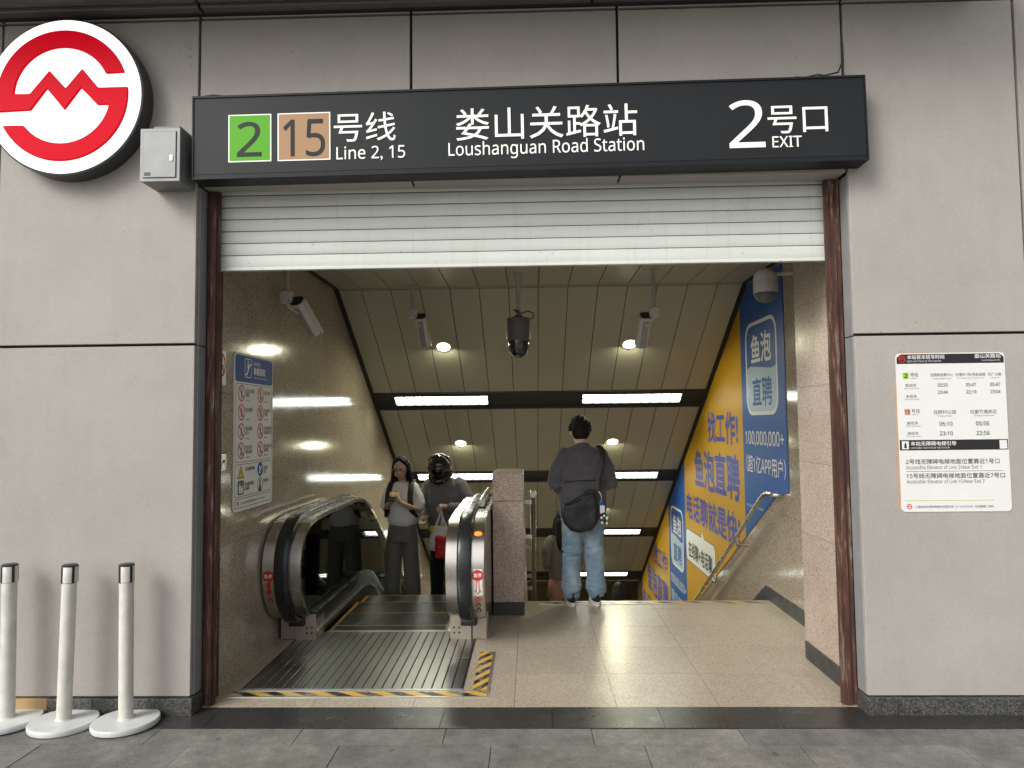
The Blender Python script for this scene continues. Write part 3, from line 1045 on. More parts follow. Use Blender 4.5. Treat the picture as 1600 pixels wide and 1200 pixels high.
# ------------------------------------------------------------------ stairs
st = structure(empty("staircase", (1.0, STAIR_Y, 0)))
RISE, TREAD = 0.1587, 0.275
NST = 30
SX0 = -0.07
tr = MB().box(SX0, XR - .002, 0, TREAD + .02, -0.03, 0.0, bev=.003).build("tread", 'granite_floor', st)
ri = MB().box(SX0, XR - .002, 0.008, 0.028, -RISE, -0.0305).build("riser", 'granite_floor', st)
nz = MB().box(SX0 + .02, XR - .03, 0.03, 0.06, 0.0005, 0.003).build("nosing_strip", 'groove', st)
for k in range(NST):
    y, z = STAIR_Y + k * TREAD, -(k + 1) * RISE
    for src, dy, dz in ((tr, 0, 0), (ri, 0, RISE), (nz, TREAD - .07, 0)):
        o = src if k == 0 else link(src.name.split('.')[0], src.data, st)
        o.location = (0, y + dy, z + dz)
YB = STAIR_Y + NST * TREAD
ZB = -NST * RISE
structure(MB().box(-6, 6, YB, 21, ZB - .1, ZB - .001).build("lower_hall_floor", 'granite_floor'))
lw = structure(empty("lower_hall_wall", (0, 17, ZB)))
for i in range(-5, 5):
    boxo("panel", 'cream', lw, i * 1.2 + .005, i * 1.2 + 1.195, 17.0, 17.03, ZB, -1.2, bev=.003)
MB().box(-6, 6, 17.031, 17.2, ZB, -1.2).build("backing", 'backing', lw)
boxo("side_wall", 'cream', lw, -6.1, -6, YB, 17, ZB, -1.2)
boxo("side_wall", 'cream', lw, 6, 6.1, YB, 17, ZB, -1.2)
boxo("end_wall", 'cream', lw, -6, XL - .2, YB + .4, YB + .5, ZB, -1.2)
boxo("end_wall", 'cream', lw, XR + .2, 6, YB + .4, YB + .5, ZB, -1.2)
structure(MB().box(-6.1, 6.1, CEIL_END, 17.2, ceil_z(CEIL_END), ceil_z(CEIL_END) + .1).build("lower_hall_ceiling", 'ceil'))

# ------------------------------------------------------------------ granite walls of the stairwell


def slab_wall(name, x, sign, y0, y1, zs, step, label, cut=None, lower=True):
    w = tag(empty(name, (x, y0, 0)), label, "wall")
    n = 0
    for r, (z0, z1) in enumerate(zip(zs, zs[1:])):
        y = y0
        first = True
        while y < y1 - .02:
            ye = min(y1, y + (step * (0.55 if first and r % 2 else 1.0)))
            first = False
            zt = ceil_z(y) + .3
            # skip slabs wholly above the sloped ceiling or below the stair
            stair = min(0, -(ye - STAIR_Y) * SL) - 1.2
            if z0 < zt and z1 > stair:
                boxo("slab", 'granite', w, *(sorted((x, x - sign * .03))), y + .001, ye - .001, z0 + .001, z1 - .001)
            y = ye
    a, b = sorted((x - sign * .031, x - sign * .2))
    MB().box(a, b, y0, y1, zs[0], zs[-1]).build("backing", 'backing', w)
    return w


ZS = [-6.0, -5.05, -4.06, -3.07, -2.08, -1.09, -0.10, 0.905, 1.905, 2.78, 3.7]
slab_wall("granite_wall", XL, 1, 0.30, 11.2, ZS, 1.18, "polished brown granite wall beside the escalator")
slab_wall("granite_wall", XR, -1, 0.98, 11.2, [-6.0, -5.1, -4.1, -3.1, -2.1, -1.1, -0.1, 0.85, 1.44, 1.92, 2.8, 3.7], 1.2, "polished brown granite wall carrying the blue and yellow billboard")
pl = tag(empty("granite_pilaster", (XP, 0.6, 0)), "pink granite pilaster just inside the shutter rail below the dome camera", "pilaster")
zz = [0.0, 0.887, 1.39, 1.917, 2.5, 3.3]
for a, b in zip(zz, zz[1:]):
    boxo("slab", 'granite_pier', pl, XP, XP + .03, 0.30, 0.978, a + .001, b - .001)
    boxo("slab", 'granite_pier', pl, XP + .001, XR + .001, 0.979, 1.0, a + .001, b - .001)
MB().box(XP + .031, XR + .2, 0.30, 0.978, 0, 3.3).build("core", 'backing', pl)
boxo("baseboard", 'baseboard', pl, XP - .012, XP - .001, 0.30, 0.975, 0.003, 0.125, bev=.002)

bb = [(1.0, 0.003), (STAIR_Y - .02, 0.003), (STAIR_Y + .3, -0.17), (9, -SL * (9.0 - STAIR_Y)), (9, -SL * (9.0 - STAIR_Y) + .16), (STAIR_Y + .08, 0.125), (1.0, 0.125)]
tag(MB().prism(bb, XR - .014, XR - .001, lambda u, v, w: (w, u, v)).build("baseboard", 'baseboard'), "dark stone baseboard bending down along the stairs under the billboard wall", "baseboard")

# ------------------------------------------------------------------ ceiling
ce = structure(empty("ceiling", (0, CY0, CZ)))
PITCH_X = 0.305
px = [XL + .05, -1.738]
while px[-1] < XR - .32:
    px.append(px[-1] + PITCH_X)
px.append(XR - .05)
rows = [(3.03, 4.655), (5.0, 6.485), (6.80, 8.335), (8.675, 10.19)]
slots = [(4.665, 4.99), (6.495, 6.79), (8.345, 8.665), (10.2, 10.5)]
for a, b in zip(px, px[1:]):
    boxo("panel", 'ceil', ce, a + .004, b - .004, 0.32, 2.985, CZ, CZ + .02, bev=.002)
    for y0, y1 in rows:
        v, f = [], []
        for x in (a + .004, b - .004):
            for y, z in ((y0, ceil_z(y0)), (y1, ceil_z(y1)), (y1, ceil_z(y1) + .02), (y0, ceil_z(y0) + .02)):
                v.append((x, y, z))
        MB().add(v, [(0, 1, 2, 3), (7, 6, 5, 4), (0, 4, 5, 1), (1, 5, 6, 2), (2, 6, 7, 3), (3, 7, 4, 0)]).build("panel", 'ceil', ce)
boxo("bend_trim", 'ceil', ce, XL + .05, XR - .05, 2.988, 3.027, CZ - .006, CZ + .012)
# black void above the panels and recessed light slots
dk = MB()
prof = [(0.31, CZ + .021), (3.0, CZ + .021)]
dk.prism([(0.31, CZ + .022), (CY0, CZ + .022), (10.72, ceil_z(10.72) + .022), (10.72, ceil_z(10.72) + .3), (CY0, CZ + .4), (0.31, CZ + .4)], XL - .1, XR + .1, lambda u, v, w: (w, u, v))
dk.build("void", 'slot', ce)
for y0, y1 in slots:
    z0, z1 = ceil_z(y0), ceil_z(y1)
    dk = MB()
    for ya, yb in ((y0, y0 + .012), (y1 - .012, y1)):
        dk.prism([(ya, ceil_z(ya) - .012), (yb, ceil_z(yb) - .012), (yb, ceil_z(yb) + .03), (ya, ceil_z(ya) + .03)], XL + .05, XR - .05, lambda u, v, w: (w, u, v))
    dk.build("slot_edge", 'slot', ce)
for x0, x1 in ((XL + .001, XL + .045), (XR - .045, XR - .001)):
    MB().prism([(0.32, CZ - .002), (CY0, CZ - .002), (10.7, ceil_z(10.7) - .002), (10.7, ceil_z(10.7) + .03), (CY0, CZ + .03), (0.32, CZ + .03)], x0, x1, lambda u, v, w: (w, u, v)).build("edge_shade", 'slot', ce)  # black strip with the shade between ceiling and wall put into its colour
# unseen building shell, added to keep sky light from leaking in
structure(MB().box(-9, 9, 0.02, 22, 7.5, 7.7).box(-9, -8.8, .31, 22, 0, 7.5).box(8.8, 9, .31, 22, 0, 7.5).box(-8.8, 8.8, 21.8, 22, 0, 7.5).build("unseen_shell", 'concrete'))

CN = Vector((0, -CM, -1)).normalized()       # slope normal, facing down into the stairwell
CT = Vector((0, 1, -CM)).normalized()


def area(name, loc, direction, shape, sx, sy, watt, col, parent):
    l = bpy.data.lights.new(name, 'AREA')
    l.shape = shape
    l.size = sx
    if shape == 'RECTANGLE':
        l.size_y = sy
    l.energy = watt
    l.color = col
    o = bpy.data.objects.new(name, l)
    COL.objects.link(o)
    z = -Vector(direction)
    x = Vector((1, 0, 0))
    y = z.cross(x)
    o.matrix_world = Matrix(((x.x, y.x, z.x, loc[0]), (x.y, y.y, z.y, loc[1]), (x.z, y.z, z.z, loc[2]), (0, 0, 0, 1)))
    mw = o.matrix_world.copy()
    o.parent = parent
    o.matrix_parent_inverse = parent_inv(parent)
    return o


def onslope(x, y, drop):
    return Vector((x, y, ceil_z(y))) + CN * drop


SLOT_NAME = ["first", "second", "added third", "added fourth"]
for r, y in enumerate((3.853, 5.755, 7.60, 9.45)):  # third and fourth rows are added to light the lower hall
    for x, side in ((-0.988, "escalator"), (1.13, "billboard wall")):
        c = onslope(x, y, 0)
        dl = tag(empty("downlight", c), "round recessed ceiling downlight over the %s, %s one down the slope" % (side, SLOT_NAME[r]), "ceiling light", "downlights in the sloped ceiling")
        rot = CN.to_track_quat('Z', 'X').to_matrix().to_4x4()
        mt = Matrix.Translation(c) @ rot
        MB().lathe([(0.095, 0.0), (0.095, 0.005), (0.075, 0.008), (0.072, 0.002)], (0, 0, 0), 28).xform(mt).build("rim", 'white', dl, 40)
        MB().lathe([(0.073, 0.0035), (0.073, 0.0055), (0.06, 0.0065)], (0, 0, 0), 28).xform(mt).build("lamp_disc", 'lamp', dl, 40)
        area("downlight_lamp", onslope(x, y, .02), (0, -.15, -1), 'DISK', .14, .14, DOWNLIGHT_W * (1.0 if r < 3 else .7), (1.0, 0.95, 0.66), dl)
for r, (y0, y1) in enumerate(slots):  # third and fourth fittings likewise added to light the hall below
    for x0, x1, side in ((-1.72, -0.55, "escalator"), (0.66, 1.89, "stairs")):
        if r == 3 and x0 < 0:
            pass
        yc = (y0 + y1) / 2 - .01
        c = onslope((x0 + x1) / 2, yc, 0)
        tf = tag(empty("fluorescent_light", c), "rectangular louvred fluorescent fitting over the %s, %s one down, in a black ceiling slot" % (side, SLOT_NAME[r]), "ceiling light", "fluorescent fittings in the ceiling slots")
        hw = .095
        PLn = Plane(onslope(x0, yc, -.02), (1, 0, 0), -CT)      # seen from below: up = back towards the entrance
        L = x1 - x0
        PLn.n = CN.copy()

        def bar(nm, u0, u1, v0, v1, w0, w1, mat):
            return MB().prism([(u0, v0), (u1, v0), (u1, v1), (u0, v1)], w0, w1, lambda u, v_, w: PLn.p(u, v_, w)).build(nm, mat, tf)
        bar("tray", -.01, L + .01, -hw - .01, hw + .01, -.001, .002, 'louvre')
        bar("lit_panel", 0, L, -hw, hw, .0025, .005, 'tube')
        bar("frame", -.012, -.001, -hw - .012, hw + .012, .003, .03, 'louvre')
        bar("frame", L + .001, L + .012, -hw - .012, hw + .012, .003, .03, 'louvre')
        bar("frame", -.0005, L + .0005, hw + .001, hw + .012, .003, .03, 'louvre')
        bar("frame", -.0005, L + .0005, -hw - .012, -hw - .001, .003, .03, 'louvre')
        bar("louvre_spine", 0, L, -.004, .004, .006, .026, 'louvre')
        for k in range(1, 10):
            bar("louvre_blade", L * k / 10 - .003, L * k / 10 + .003, -hw, hw, .0062, .0262, 'louvre')

# ------------------------------------------------------------------ billboard on the wall
PX = XR - .004
bb_root = tag(empty("billboard", (XR, 2.0, 1.0)), "long blue and yellow advertising billboard following the stairs on the granite wall", "billboard")
BP = Plane((PX, 0, 0), (0, -1, 0), (0, 0, 1))       # u = -Y


def bottom(y):
    return 1.06 if y < 2.05 else (0.992 - .534 * max(0, y - 2.36) if y > 2.36 else 1.06 - .068 * (y - 2.05) / .31)


def top(y):
    return min(3.06, ceil_z(y) - .03)


PER_Y, PER_Z = 4.20, -2.29


def panel(y0, y1, mat, name):
    pts = []
    n = 12
    for i in range(n + 1):
        y = y0 + (y1 - y0) * i / n
        pts.append((-y, bottom(y)))
    if y0 < CY0 < y1:
        tops = [y1, CY0, y0]
    else:
        tops = [y1, y0]
    for y in tops:
        pts.append((-y, top(y)))
    return BP.poly(name, pts, mat, bb_root, 0.0, 0.003)


def clip_ok(y, z0, z1):
    return z0 > bottom(y) and z1 < top(y)


for k in range(2):
    dy, dz = k * PER_Y, k * PER_Z
    panel(2.02 + dy, 3.30 + dy, 'p_blue', "blue_panel")
    panel(3.30 + dy, 6.22 + dy, 'p_yellow', "yellow_panel")

    def T(body, ya, yb, z0, z1, mat, bold=.012, name="lettering"):
        return BP.text(name, body, -(ya + dy), z0 + dz, ya - yb, z1 - z0, mat, bb_root, bold, 0.0045)
    # rounded badge: outline, pale lower half, two characters in each half
    w, h = .93, .92
    u0, v0 = -(3.13 + dy), 1.74 + dz
    out = [(u0 + a, v0 + b) for a, b in rounded(w, h, .17)]
    inn = [(u0 + .035 + a, v0 + .035 + b) for a, b in rounded(w - .07, h - .07, .14)]
    BP.ring("badge_outline", out, inn, 'p_white', bb_root, .0032, .0042)
    low = [(a, min(b, v0 + .46 + .03 * math.sin((a - u0) / w * 6.28))) for a, b in inn]
    BP.poly("badge_fill", low, 'p_pale', bb_root, .0032, .0041)
    T("鱼泡", 2.95, 2.35, 2.245, 2.535, 'p_white', .02)
    T("直聘", 2.94, 2.355, 1.825, 2.105, 'p_blue', .02)
    T("100,000,000+", 3.21, 2.09, 1.43, 1.585, 'p_white', .008)
    T("（超1亿APP用户）", 3.20, 2.07, 1.165, 1.345, 'p_white', .006)
    T("找工作!", 4.79, 3.48, 1.42, 1.80, 'p_text', .026)
    T("鱼泡直聘", 5.55, 3.46, .812, 1.32, 'p_text', .026)
    T("电话聊就是快!", 6.12, 3.50, .32, .69, 'p_text', .026)
    # speech bubble
    bw, bh = 1.62, .43
    u0, v0 = -(6.20 + dy), -.27 + dz
    pts = [(u0 + a, v0 + b) for a, b in rounded(bw, bh, .09)]
    i = 7
    pts = pts[:i] + [(u0 + bw * .66, v0 + bh), (u0 + bw * .60, v0 + bh + .09), (u0 + bw * .57, v0 + bh)] + pts[i:]
    cx, cy = u0 + bw / 2, v0 + bh / 2
    BP.poly("bubble_edge", [(cx + (a - cx) * 1.02, cy + (b - cy) * 1.05) for a, b in pts], 'ink', bb_root, .0032, .0036)
    BP.poly("bubble", pts, 'p_white', bb_root, .0037, .0042)
    T("在线聊+电话聊", 6.06, 4.74, -.215, .015, 'ink', .022)
BP.text("small_print", "*数据来源于鱼泡直聘", -3.25, .815, .55, .03, 'p_pale', bb_root, 0, .0045)

# ------------------------------------------------------------------ handrails


def rail_path(x, y0, z0, y1):
    return [(x, y0, z0), (x, y0 + .12, z0 - .02), (x, y0 + .25, z0 - .09), (x, y1, z0 - .09 - SL * (y1 - y0 - .25))]


hr = tag(empty("wall_handrail", (XR, 2.2, 1.0)), "steel pipe handrail bracketed to the billboard wall", "handrail")
RX = XR - .10
MB().tube([(XR - .02, 2.17, 1.025), (RX + .03, 2.17, 1.03), (RX, 2.21, 1.03)] + rail_path(RX, 2.28, 1.03, 10.6), .021, 14).build("rail", 'steel', hr, 50)
for y in (3.3, 4.3, 5.4, 6.6, 7.8):
    z = 1.03 - .09 - SL * (y - 2.28 - .25)
    m = MB().tube([(RX, y, z - .02), (RX, y, z - .075), (RX + .03, y, z - .09), (XR - .006, y, z - .09)], .008, 8)
    m.lathe([(.03, 0), (.03, .006)], (XR - .009, y, z - .09), 14, 'x')
    m.build("bracket", 'steel', hr, 50)
hr = tag(empty("stair_handrail", (0.0, 2.7, 0)), "steel handrail on posts beside the granite pier going down the stairs", "handrail")
e = pix(833, 773, Y=2.72)
HX = e.x
MB().tube([(HX, 2.72, e.z), (HX, 3.0, e.z), (HX, 3.12, e.z - .03), (HX, 10.6, e.z - .03 - SL * 7.48)], .032, 16).build("rail", 'steel_v', hr, 50)
MB().lathe([(.022, -.004), (.022, .0)], (HX, 2.7185, e.z), 16, 'y').build("end_cap", 'steel', hr, 40)
for k in range(5):
    y = 2.86 + k * 1.375
    z0 = -SL * max(0, y - STAIR_Y) - .06
    zt = e.z - (0 if y < 3 else .03 + SL * (y - 3.12))
    MB().tube([(HX, y, z0), (HX, y, zt - .02)], .02, 12).build("post", 'bronze', hr, 50)
    for dz in (.08, .42):
        boxo("wall_clip", 'steel', hr, -.074, HX - .012, y - .02, y + .02, zt - dz - .018, zt - dz + .018)

# ------------------------------------------------------------------ granite pier and divider
pr = tag(empty("granite_pier", (-.21, 2.4, 0)), "square pink granite pier standing between escalator and stairs", "pier")
boxo("base", 'baseboard', pr, -.352, -.078, 2.128, 2.76, .003, .115, bev=.003)
boxo("block", 'granite_pier', pr, -.350, -.080, 2.135, 2.755, .1155, .995, bev=.004)
boxo("block", 'granite_pier', pr, -.352, -.078, 2.133, 2.757, .998, 1.245, bev=.008)
dv = [(2.757, -.6), (2.757, .98), (3.1, .95), (10.6, .95 - SL * 7.5), (10.6, -.6 - SL * 7.5), (3.1, -.7)]
tag(MB().prism(dv, -.345, -.082, lambda u, v, w: (w, u, v)).build("divider_wall", 'granite_pier'), "granite divider wall sloping down between escalator and stairs", "wall")

# ------------------------------------------------------------------ escalator
es = tag(empty("escalator", (-1.2, 1.6, 0)), "steel escalator with glass sides and black handrails rising from below", "escalator")
# floor plate: ribbed strips over a dark tray
fp = MB().box(PLX0, PLX1, PLY0, PLY1, .0032, .006).build("floor_plate", 'groove', es)
ns = 22
sw = (PLX1 - PLX0 - .02) / ns
for k in range(ns):
    x0 = PLX0 + .01 + k * sw
    for ya, yb in ((PLY0 + .012, 0.98), (0.983, PLY1 - .004)):
        boxo("plate_strip", 'plate', fp, x0 + .0045, x0 + sw - .0045, ya, yb, .0062, .0095, bev=.001)
boxo("plate_edge", 'alu', fp, PLX0, PLX1, PLY0 - .012, PLY0 + .010, .0034, .0098, bev=.001)
boxo("comb", 'alu', fp, -1.69, -.665, PLY1 + .001, 1.672, -.01, .010, bev=.002)
cm_ = MB()
for k in range(44):
    cm_.box(-1.683 + k * .0232, -1.683 + k * .0232 + .010, 1.6725, 1.70, -.004, .004)
cm_.build("comb_teeth", 'yellow_line', fp)
# steps
tops = [(1.675, 1.87, 0.0), (1.87, 2.27, 0.0), (2.27, 2.67, -.002), (2.67, 3.07, -.035), (3.07, 3.47, -.135), (3.47, 3.87, -.30), (3.87, 4.27, -.505)]
y, z = 4.27, -.735
while y < 11.5:
    tops.append((y, y + .4, z))
    y += .4
    z -= .231
for y0, y1, z in tops:
    s_ = boxo("step", 'step', es, -1.690, -.672, y0 + .002, y1 - .002, z - .32, z - .004, bev=.003)
    boxo("edge_line", 'yellow_line', s_, -1.686, -.676, y1 - .022, y1 - .006, z - .0035, z - .0022)
    boxo("edge_line", 'yellow_line', s_, -1.686, -1.660, y0 + .01, y1 - .023, z - .0035, z - .0022)
    boxo("edge_line", 'yellow_line', s_, -.702, -.676, y0 + .01, y1 - .023, z - .0035, z - .0022)

# handrail centre line, side view (y, z)
HP = []
for a, b in ((1.50, .16), (1.33, .185), (1.20, .26), (1.09, .40), (1.045, .56), (1.06, .73), (1.14, .86), (1.28, .945), (1.46, .975), (1.75, .985), (2.2, .985), (2.65, .985), (2.95, .97), (3.25, .90), (3.6, .74)):
    HP.append((a, b))
for k in range(1, 20):
    HP.append((3.6 + .4 * k, .74 - SL * .4 * k))


def smooth_path(p, n=4):
    out = []
    for i in range(len(p) - 1):
        p0, p1, p2, p3 = p[max(i - 1, 0)], p[i], p[i + 1], p[min(i + 2, len(p) - 1)]
        for k in range(n):
            t = k / n
            out.append(tuple(0.5 * (2 * b + (c - a) * t + (2 * a - 5 * b + 4 * c - d) * t * t + (3 * b - a - 3 * c + d) * t ** 3) for a, b, c, d in zip(p0, p1, p2, p3)))
    out.append(p[-1])
    return out


HS = smooth_path(HP)


def offset_path(p, d):
    out = []
    for i in range(len(p)):
        a, b = p[max(i - 1, 0)], p[min(i + 1, len(p) - 1)]
        t = Vector((b[0] - a[0], b[1] - a[1])).normalized()
        out.append((p[i][0] + t.y * d, p[i][1] - t.x * d))
    return out


def band(name, p, x0, x1, d0, d1, mat, parent, i0=0, i1=None, sm=40):
    """strip swept along the path between offsets d0 (outer) and d1 (inner)"""
    A, B = offset_path(p, d0)[i0:i1], offset_path(p, d1)[i0:i1]
    n = len(A)
    v = []
    for (ay, az), (by, bz) in zip(A, B):
        v += [(x0, ay, az), (x1, ay, az), (x1, by, bz), (x0, by, bz)]
    f = []
    for i in range(n - 1):
        for k in range(4):
            k2 = (k + 1) % 4
            f.append((4 * i + k, 4 * i + k2, 4 * i + 4 + k2, 4 * i + 4 + k))
    f += [(0, 1, 2, 3), (4 * n - 4, 4 * n - 3, 4 * n - 2, 4 * n - 1)]
    return MB().add(v, f).build(name, mat, parent, sm)


def hand_grip(x0, x1):
    """rounded C section rubber grip; positive offset points into the newel"""
    sec = []
    hw, cx = (x1 - x0) / 2, (x0 + x1) / 2
    for k in range(20):
        a = 2 * math.pi * k / 20
        c, s = math.cos(a), math.sin(a)
        sec.append((cx + hw * math.copysign(abs(c) ** .6, c), 0.024 * math.copysign(abs(s) ** .7, s) + .002))
    v, f = [], []
    n = len(HS)
    for i in range(n):
        a, b = HS[max(i - 1, 0)], HS[min(i + 1, n - 1)]
        t = Vector((b[0] - a[0], b[1] - a[1])).normalized()
        for x, d in sec:
            v.append((x, HS[i][0] + t.y * d, HS[i][1] - t.x * d))
    m = len(sec)
    for i in range(n - 1):
        for k in range(m):
            k2 = (k + 1) % m
            f.append((i * m + k, i * m + k2, (i + 1) * m + k2, (i + 1) * m + k))
    f += [tuple(range(m)), tuple((n - 1) * m + k for k in range(m))]
    return MB().add(v, f).build("handrail", 'rubber', es, 50)


def deck_z(y):
    return .215 if y < 2.9 else (.215 - .35 * (y - 2.9) ** 2 if y < 3.5 else .089 - SL * (y - 3.5))


for inner, outer, sgn in ((-.655, -.355, 1), (-1.705, -2.008, -1)):
    # sgn = +1: the outer side lies towards +x
    def X(t):       # t = metres from the step side
        return inner + sgn * t
    hand_grip(*sorted((X(.095), X(.205))))
    band("inner_newel_band", HS, *sorted((X(.012), X(.098))), .018, .05, 'steel', es, 6)
    band("outer_newel_band", HS, *sorted((X(.202), X(.296))), .012, .05, 'steel', es, 4)
    # glass panel between inner band and deck
    inn = offset_path(HS, .045)
    pts = [(a, b) for a, b in inn if b > .26 and a < 10.8]
    low = []
    yy = pts[-1][0]
    while yy > 1.42:
        low.append((yy, deck_z(yy)))
        yy -= .15
    low.append((1.40, .215))
    MB().prism(pts + low, *sorted((X(.05), X(.062))), lambda u, v, w: (w, u, v)).build("glass_panel", 'glass', es)
    # outer cladding, seen from the landing side
    if sgn > 0:
        pts = [(a, b) for a, b in offset_path(HS, .052) if b > .22 and a < 10.8]
        pts += [(10.8, -5.2), (1.55, -.02), (1.55, .19)]
    else:
        pts = [(1.55, -.02), (1.55, .19), (2.9, .19), (10.8, deck_z(10.8)), (10.8, -5.2)]
    MB().prism(pts, *sorted((X(.286), X(.292))), lambda u, v, w: (w, u, v)).build("outer_panel", 'steel_v', es)
    # inner panel of the drum behind the outer band (closes the newel towards the landing)
    # deck and skirt beside the steps
    dp = []
    yy = 1.44
    while yy < 10.8:
        dp.append((yy, deck_z(yy)))
        yy += .12
    MB().prism(dp + [(a, b - .05) for a, b in reversed(dp)], *sorted((X(.002), X(.285))), lambda u, v, w: (w, u, v)).build("deck", 'skirt', es, 40)
    MB().prism([(a, b - .052) for a, b in dp] + [(a, b - .75) for a, b in reversed(dp)], *sorted((X(.008), X(.018))), lambda u, v, w: (w, u, v)).build("skirt_panel", 'skirt', es, 40)
    tri = [(a, b + .012) for a, b in dp]
    MB().prism(tri + [(a, b + .0005) for a, b in reversed(dp)], *sorted((X(.001), X(.01))), lambda u, v, w: (w, u, v)).build("deck_edge", 'steel', es, 40)
    br = [(a, b - .13) for a, b in dp]
    MB().prism(br + [(a, b - .018) for a, b in reversed(br)], *sorted((X(-.016), X(.0075))), lambda u, v, w: (w, u, v)).build("skirt_guard", 'alu', es, 40)
    # base boxes under the newel
    bs = MB().box(*sorted((X(.004), X(.17))), 1.42, 1.66, .004, .205, bev=.004).build("base_plate", 'steel_base', es)
    MB().box(*sorted((X(.174), X(.288))), 1.44, 1.66, .004, .205, bev=.004).build("base_plate", 'steel_base', es)
    boxo("entry_box", 'black', es, *sorted((X(.085), X(.215))), 1.395, 1.52, .115, .21, bev=.012)
    for a, b in ((.035, .09), (.075, .09), (.035, .13), (.075, .13)):
        MB().lathe([(.008, 0), (.008, -.002)], (X(a), 1.4195, b - .03), 10, 'y').build("screw", 'black', bs)
    # sticker: red disc, arrow, small round buttons on the outer band
    FP = Plane((X(.249), 0, 0), (1, 0, 0), (0, 0, 1))

    def on_band(z):
        best = min(offset_path(HS, .010), key=lambda q: abs(q[1] - z) + (10 if q[0] > 1.6 else 0))
        return best[0]
    y52 = on_band(.60) - .003

    def patch(nm, pts, mat, d):
        v = []
        n = len(pts)
        for a, b in pts:
            v.append((X(.249) + a, on_band_s(b) - d, b))
        return MB().add(v, [tuple(range(n))]).build(nm, mat, es)

    ob = sorted(offset_path(HS[:46], .012), key=lambda q: q[1])

    def on_band_s(z):
        for (a0, b0), (a1, b1) in zip(ob, ob[1:]):
            if b0 <= z <= b1 and b1 > b0:
                return a0 + (a1 - a0) * (z - b0) / (b1 - b0)
        return ob[-1][0]
    stk = patch("stop_sticker", [(-.035, .42), (.035, .42), (.035, .47), (.035, .52), (.035, .57), (.035, .62), (-.035, .62), (-.035, .57), (-.035, .52), (-.035, .47)], 'paper', .0015) if sgn > 0 else None
    patch("stop_disc", circle(0, .575, .041, 24), 'n_red', .003)
    yb = on_band_s(.575) - .0045
    TP = Plane((X(.249), yb, 0), (1, 0, 0), (0, 0, 1))
    TP.text("stop_lettering", "急停", -.030, .562, .060, .030, 'paper', es, .02, .0)
    patch("stop_arrow", [(-.013, .53), (.013, .53), (.013, .462), (.026, .462), (0, .43), (-.026, .462), (-.013, .462)], 'n_red', .003)
    if sgn > 0:
        patch("arrow_fill", [(-.007, .524), (.007, .524), (.007, .456), (.013, .456), (0, .440), (-.013, .456), (-.007, .456)], 'paper', .0045)
    for zb, mt in ((.385, 'n_red'), (.335, 'black'), (.29, 'black')):
        patch("button", circle(0, zb, .018, 16), mt, .003)
        patch("button_cap", circle(0, zb, .010, 16), 'steel', .006)
        if sgn < 0:
            break
    if sgn > 0:
        m = MB().ball((X(.249), on_band_s(.862) - .004, .862), (.03, .014, .018))
        m.build("indicator_lamp", 'orange', es, 60)
# steel pipe end behind the newel, next to the pier
pe = tag(empty("escalator_handrail", (-.43, 1.9, 1.0)), "short steel pipe rail between escalator handrail and granite pier", "handrail")
e = pix(752, 786, X=-.43)
MB().tube([(-.43, e.y, e.z), (-.43, 3.0, e.z), (-.43, 3.2, e.z - .05), (-.43, 10.5, e.z - .05 - SL * 7.3)], .032, 16).build("rail", 'steel_v', pe, 50)
boxo("bracket", 'steel', pe, -.352, -.40, 2.3, 2.34, e.z - .09, e.z - .05)
boxo("bracket", 'steel', pe, -.44, -.42, 2.3, 2.34, e.z - .09, e.z - .02)

# ------------------------------------------------------------------ escalator rules notice on the left wall
NP = Plane((XL + .002, 0.555, 1.10), (0, 1, 0), (0, 0, 1))
nw, nh = .725, 1.097
no = tag(empty("escalator_notice", (XL, .555, 1.10)), "tall white escalator safety notice with blue heading on the granite wall", "notice")
NP.poly("board", rounded(nw, nh, .04), 'paper_grey', no, 0, .006)
NP.poly("heading", [(a + .014, b + .895) for a, b in rounded(nw - .028, nh - .91, .03)], 'n_blue', no, .0062, .0068)
bord = [(.022, .255, nw - .044, .625), (.022, .095, nw - .044, .152), (.022, .022, nw - .044, .066)]
bord = [(.022, .335, nw - .044, .548), (.022, .098, nw - .044, .225), (.022, .022, nw - .044, .064)]
for x, y, w, h in bord:
    NP.ring("frame_line", [(x + a, y + b) for a, b in rounded(w, h, .025)], [(x + .004 + a, y + .004 + b) for a, b in rounded(w - .008, h - .008, .022)], 'ink', no, .0062, .0067)
NP.text("lettering", "自动扶梯", .335, 1.025, .12, .028, 'paper', no, 0, .0075)
NP.text("lettering", "乘梯须知", .335, .955, .22, .058, 'paper', no, .015, .0075)
NP.text("lettering", "Escalator Riding Instructions", .335, .928, .26, .016, 'paper', no, 0, .0075)
NP.ring("escalator_symbol_frame", [(.175 + a, .93 + b) for a, b in rounded(.125, .135, .02)], [(.180 + a, .935 + b) for a, b in rounded(.115, .125, .016)], 'paper', no, .0069, .0074)
NP.poly("escalator_symbol", [(.19, .945), (.215, .945), (.27, 1.02), (.285, 1.02), (.285, 1.032), (.262, 1.032), (.208, .957), (.19, .957)], 'paper', no, .0069, .0074)
NP.poly("rider_symbol", [(.225, .985), (.238, .985), (.243, 1.03), (.222, 1.03)], 'paper', no, .0069, .0074)
NP.poly("rider_head", circle(.232, 1.042, .009, 12), 'paper', no, .0069, .0074)
rules = [("禁止在扶梯\n奔跑", "禁止坐卧"), ("禁止攀爬", "禁止推行\n车辆"), ("禁止倚靠\n扶手", "禁止将身体\n伸出扶手外"), ("禁止逆行\n乘坐扶梯", "禁止在出入口\n处停留")]
